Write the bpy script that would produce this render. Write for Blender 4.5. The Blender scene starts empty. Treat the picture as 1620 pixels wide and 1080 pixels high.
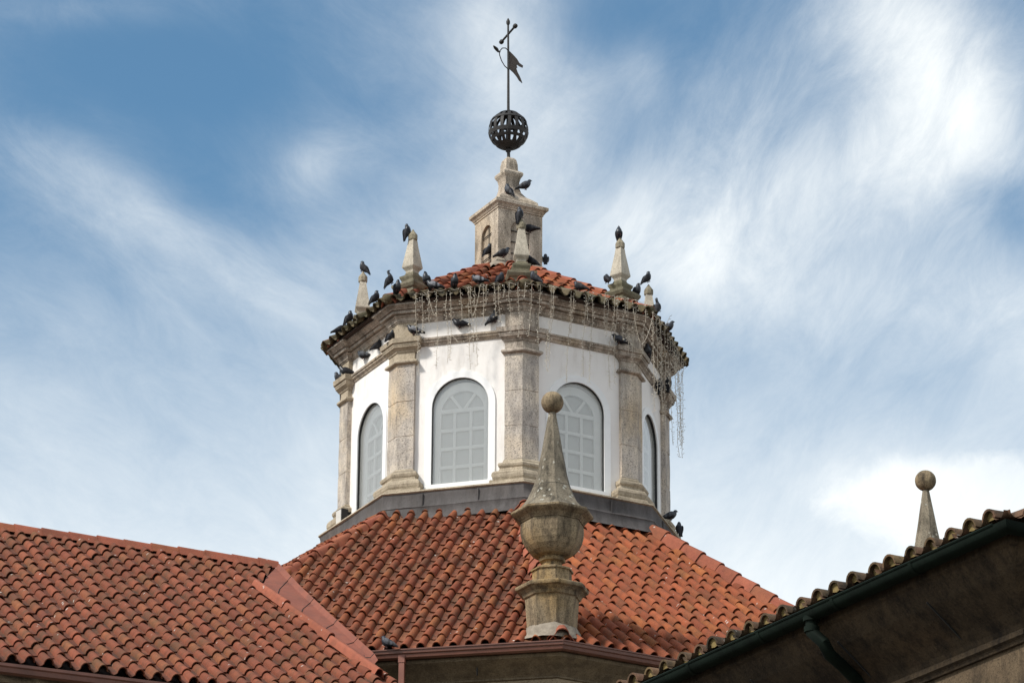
import bpy, bmesh, math, random
import numpy as np
from math import sin, cos, tan, pi, radians, degrees, sqrt, hypot
from mathutils import Vector, Matrix
random.seed(7)
S = bpy.context.scene
COL = S.collection
ZO = 25.236          # height of the lantern shaft's top above the courtyard ground

# ------------------------------------------------------------------ camera
CAM = (0.0, -61.7253, -23.6361)
F, PIT, YAW, ROL = 5765.7, 0.38519, 0.0018063, -0.0063399
def _axes():
    cy, sy, cp, sp, cr, sr = cos(YAW), sin(YAW), cos(PIT), sin(PIT), cos(ROL), sin(ROL)
    R = Vector((cy, -sy, 0)); U0 = Vector((-sp*sy, -sp*cy, cp)); Fw = Vector((cp*sy, cp*cy, sp))
    return cr*R - sr*U0, sr*R + cr*U0, Fw
AR, AU, AF = _axes()
cd = bpy.data.cameras.new('camera'); cam = bpy.data.objects.new('camera', cd); COL.objects.link(cam)
cd.sensor_width = 36; cd.lens = F/1620*36; cd.clip_end = 5000; cd.clip_start = .5
M = Matrix((AR, AU, -AF)).transposed().to_4x4(); M.translation = Vector((CAM[0], CAM[1], CAM[2]+ZO))
cam.matrix_world = M
S.camera = cam
S.view_settings.view_transform = 'Standard'; S.view_settings.look = 'None'
S.view_settings.exposure = 0.38; S.view_settings.gamma = 1

# ------------------------------------------------------------------ world: hazy blue sky with cirrus, and a veiled sun
SUN_AZ, SUN_EL = radians(-56), radians(44)      # azimuth in this file: 0 = towards the camera side (-y), + to the right (+x)
W = bpy.data.worlds.new('World'); S.world = W; W.use_nodes = True
nt = W.node_tree; nt.nodes.clear()
def NN(t, **k):
    n = nt.nodes.new(t)
    for a, b in k.items(): setattr(n, a, b)
    return n
def lk(a, b): nt.links.new(a, b)
def mth(op, a, b=None, c=None, clamp=False):
    n = NN('ShaderNodeMath', operation=op); n.use_clamp = clamp
    for i, v in enumerate((a, b, c)):
        if v is None: continue
        if isinstance(v, (int, float)): n.inputs[i].default_value = v
        else: lk(v, n.inputs[i])
    return n.outputs[0]
tc = NN('ShaderNodeTexCoord')
sep = NN('ShaderNodeSeparateXYZ'); lk(tc.outputs['Generated'], sep.inputs[0])
AZ = mth('MULTIPLY', mth('ARCTAN2', sep.outputs[0], sep.outputs[1]), 57.2958)        # degrees right of straight ahead
EL = mth('MULTIPLY', mth('ARCSINE', sep.outputs[2]), 57.2958)                         # degrees above the horizon
def wave(scale, ang, stretch, detail, rough, dist, seed):
    c, s = cos(radians(ang)), sin(radians(ang))
    a = mth('ADD', mth('MULTIPLY', AZ, c/stretch*scale), mth('MULTIPLY', EL, s/stretch*scale))
    b = mth('ADD', mth('MULTIPLY', AZ, -s*scale), mth('MULTIPLY', EL, c*scale))
    cb = NN('ShaderNodeCombineXYZ'); lk(a, cb.inputs[0]); lk(b, cb.inputs[1]); cb.inputs[2].default_value = seed
    n = NN('ShaderNodeTexNoise'); n.inputs['Scale'].default_value = 1; n.inputs['Detail'].default_value = detail
    n.inputs['Roughness'].default_value = rough; n.inputs['Distortion'].default_value = dist
    lk(cb.outputs[0], n.inputs['Vector']); return n.outputs[0]
def blob(az, el, ra, re, ang=0, soft=1.0):
    c, s = cos(radians(ang)), sin(radians(ang))
    da = mth('SUBTRACT', AZ, az); de = mth('SUBTRACT', EL, el)
    a = mth('DIVIDE', mth('ADD', mth('MULTIPLY', da, c), mth('MULTIPLY', de, s)), ra)
    b = mth('DIVIDE', mth('ADD', mth('MULTIPLY', da, -s), mth('MULTIPLY', de, c)), re)
    q = mth('ADD', mth('MULTIPLY', a, a), mth('MULTIPLY', b, b))
    return mth('POWER', 2.718, mth('MULTIPLY', q, -soft))
def pxdir(px, py):
    d = (AR*(px-810) + AU*(540-py) + AF*F).normalized()
    return degrees(math.atan2(d.x, d.y)), degrees(math.asin(d.z))
def add(*l):
    r = l[0]
    for x in l[1:]: r = mth('ADD', r, x)
    return r
def BL(px, py, rx, ry, ang, w):
    a, e = pxdir(px, py); return mth('MULTIPLY', blob(a, e, rx/100, ry/100, ang), w)
base = add(BL(1460, 110, 320, 120, -62, .52), BL(1490, 70, 120, 60, -60, .14), BL(1570, 60, 200, 160, 0, .12), BL(1250, 300, 330, 110, 10, .45), BL(1100, 420, 260, 90, -20, .32), BL(1500, 480, 320, 80, -15, .15),
           BL(1400, 765, 110, 42, 0, .26), BL(1560, 850, 220, 110, 0, .10), BL(130, 285, 320, 60, -24, .22), BL(420, 450, 320, 90, -18, .12),
           BL(780, 70, 160, 90, 80, .42), BL(880, 190, 180, 100, 60, .30), BL(500, 255, 70, 50, 30, .20), BL(620, 215, 120, 40, 20, .14), BL(700, 330, 220, 90, 10, .22),
           BL(1015, 95, 45, 70, 20, .14), BL(1200, 130, 180, 80, 40, .26), BL(90, 20, 260, 30, 5, .10), BL(600, 100, 200, 90, 20, .12),
           BL(1590, 330, 110, 50, -40, -.25), BL(300, 120, 260, 100, -5, -.26), BL(980, 40, 100, 60, 0, -.22), BL(20, 170, 90, 60, 0, -.1), BL(350, 330, 140, 60, -30, -.12))
n1 = wave(.30, -26, 2.0, 9, .62, .35, 3.1)
n2 = wave(.30, 48, 1.8, 9, .62, .35, 9.4)
sel = mth('MULTIPLY_ADD', AZ, .16, .5, True)
nm = mth('ADD', mth('MULTIPLY', n1, mth('SUBTRACT', 1, sel)), mth('MULTIPLY', n2, sel))
f1 = wave(1.0, -28, 2.0, 12, .74, .5, 1.7)
f2 = wave(1.0, 50, 2.0, 12, .74, .5, 5.2)
nf = mth('ADD', mth('MULTIPLY', f1, mth('SUBTRACT', 1, sel)), mth('MULTIPLY', f2, sel))
hz = mth('MULTIPLY_ADD', EL, -.12, 2.90, True)                      # milky low sky
amp = mth('MULTIPLY_ADD', base, .9, .35, True)                       # wisps live where the veil of cloud is
wisp = mth('MULTIPLY', add(mth('MULTIPLY', mth('SUBTRACT', nm, .5), 1.25), mth('MULTIPLY', mth('SUBTRACT', nf, .5), .85)), amp)
far = mth('MULTIPLY_ADD', mth('ABSOLUTE', AZ), .02, -.2, True)
puff = mth('MULTIPLY', mth('MULTIPLY', add(BL(1430, 800, 170, 85, 0, 1.0), BL(1590, 790, 120, 90, 0, .8), mth('MULTIPLY', mth('SUBTRACT', wave(1.5, 0, 1.0, 9, .62, .4, 4.4), .5), 1.1), -.50), 2.6, clamp=True), .20)   # a low puffy cloud
dens = add(base, wisp, puff, mth('MULTIPLY', hz, .92), mth('MULTIPLY', far, .35), .05)
mask = NN('ShaderNodeMapRange', interpolation_type='SMOOTHSTEP'); lk(dens, mask.inputs[0])
mask.inputs[1].default_value = -.15; mask.inputs[2].default_value = 1.12
sky = NN('ShaderNodeTexSky', sky_type='NISHITA'); sky.sun_disc = False
sky.sun_elevation = SUN_EL; sky.sun_rotation = pi - SUN_AZ; sky.air_density = 1.0; sky.dust_density = .6; sky.ozone_density = 1.6
mx = NN('ShaderNodeMix', data_type='RGBA'); lk(mask.outputs[0], mx.inputs[0])
tn = NN('ShaderNodeMix', data_type='RGBA', blend_type='MULTIPLY'); tn.inputs[0].default_value = 1
lk(sky.outputs[0], tn.inputs[6]); tn.inputs[7].default_value = (.74, 1.01, 1.02, 1); lk(tn.outputs[2], mx.inputs[6])
mx.inputs[7].default_value = (8.0, 8.25, 8.2, 1)
bg = NN('ShaderNodeBackground'); lk(mx.outputs[2], bg.inputs[0]); bg.inputs[1].default_value = .105
wo = NN('ShaderNodeOutputWorld'); lk(bg.outputs[0], wo.inputs[0])

sl = bpy.data.lights.new('sun', 'SUN'); sl.energy = 3.0; sl.angle = radians(8); sl.color = (1, .95, .88)
so = bpy.data.objects.new('sun', sl); COL.objects.link(so)
sd = Vector((sin(SUN_AZ)*cos(SUN_EL), -cos(SUN_AZ)*cos(SUN_EL), sin(SUN_EL)))
so.rotation_euler = sd.to_track_quat('Z', 'Y').to_euler(); so.location = (0, 0, 60)

# ------------------------------------------------------------------ tagging
def tag(o, label=None, cat=None, group=None, kind=None):
    if label: o['label'] = label
    if cat: o['category'] = cat
    if group: o['group'] = group
    if kind: o['kind'] = kind
    return o
def empty(name, loc):
    o = bpy.data.objects.new(name, None); COL.objects.link(o); o.empty_display_size = .2
    o.location = (loc[0], loc[1], loc[2]+ZO); return o
def wloc(p):
    v = Vector((0, 0, 0))
    while p is not None: v += p.location; p = p.parent
    return v

# ------------------------------------------------------------------ materials
class MT:
    def __init__(s, name, rough=.8, spec=.3):
        m = bpy.data.materials.new(name); m.use_nodes = True; s.m = m; s.t = m.node_tree
        s.b = s.t.nodes['Principled BSDF']; s.b.inputs['Roughness'].default_value = rough
        s.b.inputs['Specular IOR Level'].default_value = spec
        s.co = s.t.nodes.new('ShaderNodeTexCoord').outputs['Object']
        g = s.t.nodes.new('ShaderNodeNewGeometry'); s.pos = g.outputs['Position']; s.isl = g.outputs['Random Per Island']
    def n(s, t, **k):
        x = s.t.nodes.new(t)
        for a, b in k.items(): setattr(x, a, b)
        return x
    def l(s, a, b): s.t.links.new(a, b)
    def noise(s, scale, detail=4, rough=.6, vec=None, stretch=None, dist=0):
        x = s.n('ShaderNodeTexNoise'); x.inputs['Scale'].default_value = scale; x.inputs['Detail'].default_value = detail
        x.inputs['Roughness'].default_value = rough; x.inputs['Distortion'].default_value = dist
        v = vec or s.pos
        if stretch:
            mp = s.n('ShaderNodeMapping'); mp.inputs['Scale'].default_value = stretch; s.l(v, mp.inputs[0]); v = mp.outputs[0]
        s.l(v, x.inputs['Vector']); return x.outputs[0]
    def ramp(s, src, pts):
        r = s.n('ShaderNodeValToRGB'); e = r.color_ramp.elements
        while len(e) < len(pts): e.new(.5)
        for i, (p, c) in enumerate(pts):
            e[i].position = p; e[i].color = (c, c, c, 1) if isinstance(c, (int, float)) else (*c, 1)
        s.l(src, r.inputs[0]); return r.outputs[0]
    def mix(s, fac, a, b, mode='MIX'):
        x = s.n('ShaderNodeMix', data_type='RGBA', blend_type=mode)
        for i, v in ((0, fac), (6, a), (7, b)):
            if isinstance(v, (int, float)): x.inputs[i].default_value = v
            elif isinstance(v, tuple): x.inputs[i].default_value = (*v, 1)
            else: s.l(v, x.inputs[i])
        return x.outputs[2]
    def math(s, op, a, b=0.0, clamp=False):
        x = s.n('ShaderNodeMath', operation=op); x.use_clamp = clamp
        for i, v in enumerate((a, b)):
            if isinstance(v, (int, float)): x.inputs[i].default_value = v
            else: s.l(v, x.inputs[i])
        return x.outputs[0]
    def col(s, c):
        if isinstance(c, tuple): s.b.inputs['Base Color'].default_value = (*c, 1)
        else: s.l(c, s.b.inputs['Base Color'])
        return s
    def bump(s, h, strength=.3, dist=.01):
        x = s.n('ShaderNodeBump'); x.inputs['Strength'].default_value = strength; x.inputs['Distance'].default_value = dist
        s.l(h, x.inputs['Height']); s.l(x.outputs[0], s.b.inputs['Normal']); return s

def stone(name, c1, c2, dark, ochre=None, stain=.5, speck=.5, lichen=0.0, streak=.6, bump=.5):
    """weathered granite: broad tone changes, dirt streaks running down, dark specks, lichen spots"""
    t = MT(name, .9, .2)
    c = t.mix(t.ramp(t.noise(1.7, 5, .6), [(.35, 0), (.65, 1)]), c1, c2)
    if ochre: c = t.mix(t.ramp(t.noise(1.1, 3, .5, stretch=(1, 1, .7)), [(.52, 0), (.72, .55)]), c, ochre)
    c = t.mix(t.math('MULTIPLY', t.ramp(t.noise(3.2, 7, .72, stretch=(1.6, 1.6, .5)), [(.46, 0), (.66, 1)]), stain), c, dark)
    c = t.mix(t.math('MULTIPLY', t.ramp(t.noise(8, 5, .7, stretch=(1, 1, .16)), [(.5, 0), (.75, 1)]), streak), c, dark)
    sp = t.noise(46, 3, .8)
    c = t.mix(t.math('MULTIPLY', t.ramp(sp, [(.52, 0), (.62, 1)]), speck), c, (dark[0]*.7, dark[1]*.7, dark[2]*.7))
    c = t.mix(t.math('MULTIPLY', t.ramp(t.noise(60, 2, .7), [(.6, 0), (.7, 1)]), .30), c, (min(c1[0]*1.5, .7), min(c1[1]*1.5, .66), min(c1[2]*1.5, .6)))
    if lichen:
        v = t.n('ShaderNodeTexVoronoi'); v.inputs['Scale'].default_value = 9; t.l(t.pos, v.inputs['Vector'])
        a = t.math('LESS_THAN', t.math('ADD', v.outputs['Distance'], t.math('MULTIPLY', t.noise(25, 4), .5)), .46)
        a = t.math('MULTIPLY', a, t.ramp(t.noise(1.9, 2), [(.42, 0), (.52, 1)]))
        c = t.mix(t.math('MULTIPLY', a, lichen), c, (.36, .345, .29))
    t.col(c); h = t.math('ADD', t.math('MULTIPLY', t.noise(14, 6, .7), 1), t.math('MULTIPLY', sp, .5))
    return t.bump(h, bump, .022).m

def tile_mat(name, ca, cb, cc, moss=.25, mosscol=(.07, .055, .03), drop=.6):
    t = MT(name, .85, .25)
    c = t.ramp(t.isl, [(0, ca), (.35, cb), (.62, ca), (.8, cc), (1, cb)])
    j = t.math('MULTIPLY_ADD', t.math('FRACT', t.math('MULTIPLY', t.isl, 37.3)), .45); 
    c = t.mix(1.0, c, t.ramp(t.math('FRACT', t.math('MULTIPLY', t.isl, 37.3)), [(0, .80), (1, 1.12)]), 'MULTIPLY')
    c = t.mix(t.ramp(t.noise(5.5, 5, .65), [(.42, 0), (.72, .55)]), c, (cb[0]*.55, cb[1]*.6, cb[2]*.7))
    c = t.mix(t.math('MULTIPLY', t.ramp(t.noise(2.4, 6, .75), [(.47, 0), (.62, 1)]), moss), c, mosscol)
    c = t.mix(t.math('MULTIPLY', t.ramp(t.noise(30, 4, .7), [(.56, 0), (.68, 1)]), moss), c, mosscol)
    v = t.n('ShaderNodeTexVoronoi'); v.inputs['Scale'].default_value = 6; t.l(t.pos, v.inputs['Vector'])
    a = t.math('LESS_THAN', t.math('ADD', v.outputs['Distance'], t.math('MULTIPLY', t.noise(40, 3), .3)), .27)
    a = t.math('MULTIPLY', a, t.ramp(t.noise(1.3, 4, .7), [(.50, 0), (.58, 1)]))
    c = t.mix(t.math('MULTIPLY', a, drop), c, (.62, .58, .52))
    t.col(c); return t.bump(t.noise(40, 4, .7), .35, .01).m

def plain(name, c, rough=.6, spec=.4, metal=0, var=.25, scale=6, bump=.15):
    t = MT(name, rough, spec); t.b.inputs['Metallic'].default_value = metal
    t.col(t.mix(t.ramp(t.noise(scale, 5, .65), [(.35, 0), (.7, 1)]), c, tuple(x*(1-var) for x in c)))
    return t.bump(t.noise(scale*5, 4, .6), bump, .008).m

STONE_P = stone('pilaster_granite', (.66, .57, .46), (.47, .425, .385), (.20, .18, .165), (.62, .43, .21), .7, .9, 0, .7)
STONE_C = stone('cornice_granite', (.56, .475, .39), (.42, .365, .305), (.11, .09, .072), (.50, .38, .22), .85, .7, 0, .95)
STONE_B = stone('base_granite', (.50, .42, .31), (.40, .335, .25), (.13, .10, .07), None, .5, .5, 0, .35)
STONE_T = stone('pinnacle_granite', (.58, .52, .42), (.47, .42, .34), (.15, .13, .10), None, .4, .5, 0, .3)
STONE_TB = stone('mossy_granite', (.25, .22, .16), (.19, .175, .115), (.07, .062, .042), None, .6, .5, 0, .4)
STONE_TB2 = stone('knob_granite', (.36, .31, .23), (.27, .24, .16), (.08, .07, .05), None, .7, .6, 0, .4)
STONE_F = stone('finial_granite', (.34, .26, .16), (.24, .185, .12), (.055, .042, .03), (.42, .25, .07), 1.0, .7, 0, .8)
STONE_S = stone('spire_granite', (.27, .23, .17), (.20, .17, .125), (.04, .035, .027), None, 1.0, .6, 1.0, .3)
STONE_K = stone('block_granite', (.62, .53, .42), (.50, .42, .34), (.13, .105, .08), (.50, .36, .20), .75, .8, 0, .7)
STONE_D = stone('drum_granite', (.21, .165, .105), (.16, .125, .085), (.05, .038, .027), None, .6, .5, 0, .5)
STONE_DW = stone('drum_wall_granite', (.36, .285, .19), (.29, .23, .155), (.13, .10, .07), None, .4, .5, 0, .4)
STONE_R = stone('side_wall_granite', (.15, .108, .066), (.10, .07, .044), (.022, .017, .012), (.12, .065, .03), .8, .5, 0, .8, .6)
STONE_RC = stone('side_cornice_granite', (.075, .052, .030), (.038, .027, .017), (.008, .006, .005), (.09, .05, .025), .8, .4, 0, .9, .6)  # dark granite, deepened further to paint in the shade under the overhang
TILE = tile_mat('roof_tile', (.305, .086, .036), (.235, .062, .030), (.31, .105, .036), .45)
TILE_R = tile_mat('roof_tile_painted_lit', (.33, .092, .038), (.255, .070, .033), (.34, .112, .038), .38)  # right-hand slopes: same tile made lighter, brighter light painted into its colour
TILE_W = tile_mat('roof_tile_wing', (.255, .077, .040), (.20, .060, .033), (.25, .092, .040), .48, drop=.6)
PAN = tile_mat('tile_channel', (.25, .088, .045), (.19, .068, .038), (.23, .10, .05), .6, (.05, .04, .028), .9)
PAN_W = tile_mat('wing_tile_channel', (.19, .066, .038), (.15, .053, .032), (.18, .075, .04), .6, (.045, .037, .026), .9)
TILE_M = tile_mat('mossy_eave_tile', (.125, .095, .055), (.08, .068, .04), (.16, .115, .06), .7, (.05, .05, .025), .3)
TILE_O = tile_mat('old_lichen_tile', (.19, .10, .06), (.12, .078, .045), (.17, .115, .055), .9, (.03, .025, .017), 1.0)
RIDGE = tile_mat('ridge_tile', (.37, .118, .068), (.31, .093, .055), (.36, .125, .062), .22)
DECK = plain('roof_deck', (.05, .03, .022), .9)
PLASTER = None
t = MT('lime_plaster', .85, .2)
c = t.mix(t.ramp(t.noise(.9, 4, .6), [(.35, 0), (.7, 1)]), (.86, .83, .795), (.80, .765, .73))
c = t.mix(t.math('MULTIPLY', t.ramp(t.noise(7, 6, .7, stretch=(1, 1, .22)), [(.50, 0), (.8, 1)]), .45), c, (.50, .44, .38))
t.col(c); PLASTER = t.bump(t.noise(9, 6, .65), .30, .02).m
FRAMEW = plain('white_paint', (.84, .84, .83), .5, .4, var=.05)
MUNT = plain('muntin_paint', (.95, .95, .93), .5, .4, var=.05)
PANEM = plain('curtained_pane', (.56, .575, .56), .4, .5, var=.12, scale=1.5, bump=.02)
REVEAL = plain('window_reveal', (.93, .93, .91), .8, .2, var=.08)
GASKET = plain('black_gasket', (.02, .02, .02), .6)
LEAD = stone('lead_flashing', (.125, .115, .112), (.095, .088, .086), (.05, .045, .042), (.15, .12, .10), .6, .25, 0, .6, .3)
IRON = plain('wrought_iron', (.035, .032, .03), .6, .4, 0, .5, 12, .4)
RUST = plain('rusted_iron', (.10, .075, .06), .75, .3, 0, .5, 14, .4)
GUT = plain('painted_brown_gutter', (.155, .058, .037), .4, .5, 0, .35, 4)
GUTP = plain('red_downpipe', (.24, .09, .06), .5, .4)
GREEN = plain('dark_green_metal', (.006, .012, .008), .8, .12, 0, .6, 5)
VALLEY = None
t = MT('painted_valley_sheet', .7, .3)
c = t.mix(t.ramp(t.noise(2.2, 5, .65), [(.35, 0), (.7, 1)]), (.27, .092, .058), (.20, .070, .047))
c = t.mix(t.math('MULTIPLY', t.ramp(t.noise(4, 6, .75), [(.5, 0), (.68, 1)]), .4), c, (.085, .055, .042))
t.col(c); VALLEY = t.bump(t.noise(16, 4), .25, .01).m
MORTAR = plain('mortar', (.34, .29, .23), .95, .1, 0, .45, 9, .5)
CABLE = plain('black_cable', (.025, .02, .018), .6)
WIRE = plain('light_string_wire', (.52, .46, .37), .6, .3, 0, .2)
BULB = plain('small_clear_bulb', (.85, .80, .68), .3, .6, 0, .1)
SKIN = plain('tree_trunk_brown', (.12, .09, .06), .9)
def glass_mat():
    m = bpy.data.materials.new('window_glass'); m.use_nodes = True; t_ = m.node_tree; t_.nodes.clear()
    o = t_.nodes.new('ShaderNodeOutputMaterial'); mx_ = t_.nodes.new('ShaderNodeMixShader')
    tr = t_.nodes.new('ShaderNodeBsdfTransparent'); tr.inputs[0].default_value = (.97, .985, .98, 1)
    gl = t_.nodes.new('ShaderNodeBsdfGlossy'); gl.inputs['Roughness'].default_value = .03
    fr = t_.nodes.new('ShaderNodeFresnel'); fr.inputs[0].default_value = 1.52
    mu = t_.nodes.new('ShaderNodeMath'); mu.operation = 'MULTIPLY_ADD'; mu.inputs[1].default_value = 1.1; mu.inputs[2].default_value = .10; mu.use_clamp = True
    t_.links.new(fr.outputs[0], mu.inputs[0]); t_.links.new(mu.outputs[0], mx_.inputs[0])
    di = t_.nodes.new('ShaderNodeBsdfDiffuse'); di.inputs[0].default_value = (.80, .81, .78, 1)  # pale veil painted into the glass, standing in for a brighter, daylit interior
    m2 = t_.nodes.new('ShaderNodeMixShader'); m2.inputs[0].default_value = .24
    t_.links.new(tr.outputs[0], m2.inputs[1]); t_.links.new(di.outputs[0], m2.inputs[2]); t_.links.new(m2.outputs[0], mx_.inputs[1]); t_.links.new(gl.outputs[0], mx_.inputs[2]); t_.links.new(mx_.outputs[0], o.inputs[0])
    return m
GLASS = glass_mat()

# ------------------------------------------------------------------ mesh builder
class MB:
    def __init__(s): s.v = []; s.f = []; s.k = []; s.cur = 0
    def add(s, vs, fs):
        o = len(s.v); s.v += [tuple(x) for x in vs]; s.f += [tuple(o+i for i in f) for f in fs]; s.k += [s.cur]*len(fs)
    def loft(s, rings, cap0=True, cap1=True, closed=True):
        n = len(rings[0]); vs = [p for r in rings for p in r]; fs = []
        for i in range(len(rings)-1):
            for j in range(n if closed else n-1):
                a, b = i*n+j, i*n+(j+1) % n; fs.append((a, b, b+n, a+n))
        if cap0: fs.append(tuple(range(n-1, -1, -1)))
        if cap1: fs.append(tuple((len(rings)-1)*n+j for j in range(n)))
        s.add(vs, fs)
    def box(s, c, x, y, z, ax=None):
        c = Vector(c); ax = ax or (Vector((1, 0, 0)), Vector((0, 1, 0)), Vector((0, 0, 1)))
        r = [[c+ax[0]*a*x/2+ax[1]*b*y/2+ax[2]*d*z/2 for a, b in ((-1, -1), (1, -1), (1, 1), (-1, 1))] for d in (-1, 1)]
        s.loft(r)
    def tube(s, pts, r, seg=8, cap=True):
        pts = [Vector(p) for p in pts]; rs = r if isinstance(r, (list, tuple)) else [r]*len(pts); rings = []; up = None
        for i, p in enumerate(pts):
            d = (pts[min(i+1, len(pts)-1)]-pts[max(i-1, 0)]).normalized()
            if up is None: up = Vector((0, 0, 1)) if abs(d.z) < .9 else Vector((1, 0, 0))
            a = d.cross(up).normalized(); b = a.cross(d).normalized(); up = b
            rings.append([p+(a*cos(2*pi*k/seg)+b*sin(2*pi*k/seg))*rs[i] for k in range(seg)])
        s.loft(rings, cap, cap)
    def lathe(s, c, prof, seg=8, a0=0.0, half=None):
        s.loft([[(c[0]+r*sin(a0+2*pi*k/seg), c[1]-r*cos(a0+2*pi*k/seg), c[2]+z) for k in range(seg)] for r, z in prof])
    def build(s, name, mats, parent=None, smooth=0, clip=(), recalc=True, sub=0):
        off = wloc(parent)
        me = bpy.data.meshes.new(name)
        me.from_pydata([(x-off.x, y-off.y, z+ZO-off.z) for x, y, z in s.v], [], s.f)
        mats = mats if isinstance(mats, (list, tuple)) else [mats]
        for m in mats: me.materials.append(m)
        if len(mats) > 1 or max(s.k) > 0: me.polygons.foreach_set('material_index', s.k)
        bm = bmesh.new(); bm.from_mesh(me)
        for co, no in clip:
            bmesh.ops.bisect_plane(bm, geom=bm.verts[:]+bm.edges[:]+bm.faces[:], plane_co=Vector(co)+Vector((0, 0, ZO))-off, plane_no=Vector(no), clear_outer=True, dist=1e-5)
        if recalc: bmesh.ops.recalc_face_normals(bm, faces=bm.faces[:])
        if smooth:
            for f in bm.faces: f.smooth = True
            for e in bm.edges:
                if len(e.link_faces) == 2 and e.calc_face_angle(0) > radians(smooth): e.smooth = False
        bm.to_mesh(me); bm.free()
        o = bpy.data.objects.new(name, me); COL.objects.link(o)
        if parent: o.parent = parent
        return o
def jit(prof_rings, amt):
    return [[(x+random.uniform(-amt, amt), y+random.uniform(-amt, amt), z+random.uniform(-amt, amt)) for x, y, z in r] for r in prof_rings]

def ray(px, py):
    return Vector(CAM), (AR*(px-810) + AU*(540-py) + AF*F).normalized()
def hit(px, py, P0, N):
    o, d = ray(px, py); P0 = Vector(P0); N = Vector(N); return o + d*((P0-o).dot(N)/d.dot(N))
def hz_n(az): return Vector((sin(az), -cos(az), 0))
def hz_t(az): return Vector((cos(az), sin(az), 0))
def pt(r, z, az): return Vector((r*sin(az), -r*cos(az), z))

# ------------------------------------------------------------------ roof tile field
LUSA = [(0, .014), (.018, .002), (.06, -.008), (.10, -.002)]
def tile_field(mb, O, t, s, n, a0, a1, b0, b1, w=.255, L=.43, eave_deep=True, rows=None, seed=1, barrel=.073, lift=.022):
    """each tile is its own island: a concave pan beside a tapering barrel, its lower edge lying on the tile below"""
    rnd = random.Random(seed); O = Vector(O)
    ncol = int(math.ceil((a1-a0)/w)); nrow = int(math.ceil((b1-b0)/L))
    for j in range(nrow):
        if rows is not None and j not in rows: continue
        for i in range(ncol):
            da, db, dl = rnd.uniform(-.009, .009), rnd.uniform(-.018, .018)-(rnd.uniform(.03, .09) if rnd.random() < .02 else 0), rnd.uniform(-.004, .009)
            sk = rnd.uniform(-.018, .018)
            A = a0+i*w+da; B0 = b0+j*L+db-.03; B1 = b0+(j+1)*L+.02
            vs = []; prof_n = 0
            for e, (B, li, k) in enumerate(((B0, lift+dl, 1.0), (B0+.05, lift*.86+dl, .985), (B1, .0, .86))):
                pr = [(x, h-(.030*sin(pi*x/.115) if (eave_deep and j == 0 and e == 0) else 0)) for x, h in LUSA]
                for q in range(0, 9):
                    an = pi-pi*q/8; pr.append((.181+barrel*k*cos(an), .000+barrel*1.28*k*sin(an)))
                prof_n = len(pr); sh = sk*(B-B0)/L
                vs += [O+t*(A+x+sh)+s*B+n*(h+li) for x, h in pr]
            lip = [O+t*(A+x)+s*(B0+.004)+n*(h+lift+dl-.010) for x, h in [(p[0]*1.0, p[1]) for p in [(x, h-(.030*sin(pi*x/.115) if (eave_deep and j == 0) else 0)) for x, h in LUSA]+[(.181+(barrel-.012)*cos(pi-pi*q/8), .002+(barrel*1.28-.009)*sin(pi-pi*q/8)) for q in range(9)]]]
            base_ = len(vs); vs += lip
            inner = len(vs)                                                       # a little of the tile's underside, so the open end reads hollow
            if j == 0: vs += [v+s*.16 for v in lip]
            fs = []
            kk = []
            for e in range(2):
                for q in range(prof_n-1): a = e*prof_n+q; fs.append((a, a+1, a+1+prof_n, a+prof_n)); kk.append(1 if q < 4 else 0)
            for q in range(prof_n-1): fs.append((base_+q, base_+q+1, q+1, q))
            if j == 0:
                for q in range(prof_n-1): fs.append((inner+q, inner+q+1, base_+q+1, base_+q))
            mb.add(vs, fs); mb.k[-len(fs):] = kk+[0]*(len(fs)-len(kk))
def poly_clip(poly, n):
    """clip planes for a convex polygon in a roof plane with normal n"""
    c = sum(poly, Vector())/len(poly); out = []
    for i in range(len(poly)):
        a, b = poly[i], poly[(i+1) % len(poly)]; no = (b-a).cross(n).normalized()
        if no.dot(c-a) > 0: no = -no
        out.append((a, no))
    return out
def ridge_run(mb, a, b, up, r=.105, L=.42, seed=3, flat=.8, wing=.11, st=1.0):
    """ridge tiles in a row from a (low) to b (high): rounded crown with sloping flanks"""
    rnd = random.Random(seed); a, b, up = Vector(a), Vector(b), Vector(up).normalized()
    d = (b-a); Ln = d.length; d.normalize(); sd_ = d.cross(up).normalized(); up = sd_.cross(d).normalized(); n = int(math.ceil(Ln/L))
    for i in range(n):
        p0 = i*L-.03+rnd.uniform(-.01, .01); p1 = min((i+1)*L+.05, Ln); o = sd_*rnd.uniform(-.010, .010)
        rings = []
        for p, k, li in ((p0, 1+.12*st, .030*st), (p0+.05, 1+.07*st, .026*st), (p1, 1-.10*st, .0)):
            pr = [(-r-wing, -r*1.35)]+[(r*cos(an)*.92, r*sin(an)*flat) for an in [pi*(1-q/6) for q in range(7)]]+[(r+wing, -r*1.35)]
            rings.append([a+d*p+o+sd_*x*k+up*(z*k+li+.02) for x, z in pr])
        m = len(rings[0]); low = [v-up*.02+d*.004 for v in rings[0]]
        mb.loft([low]+rings, False, False, closed=False)

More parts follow.
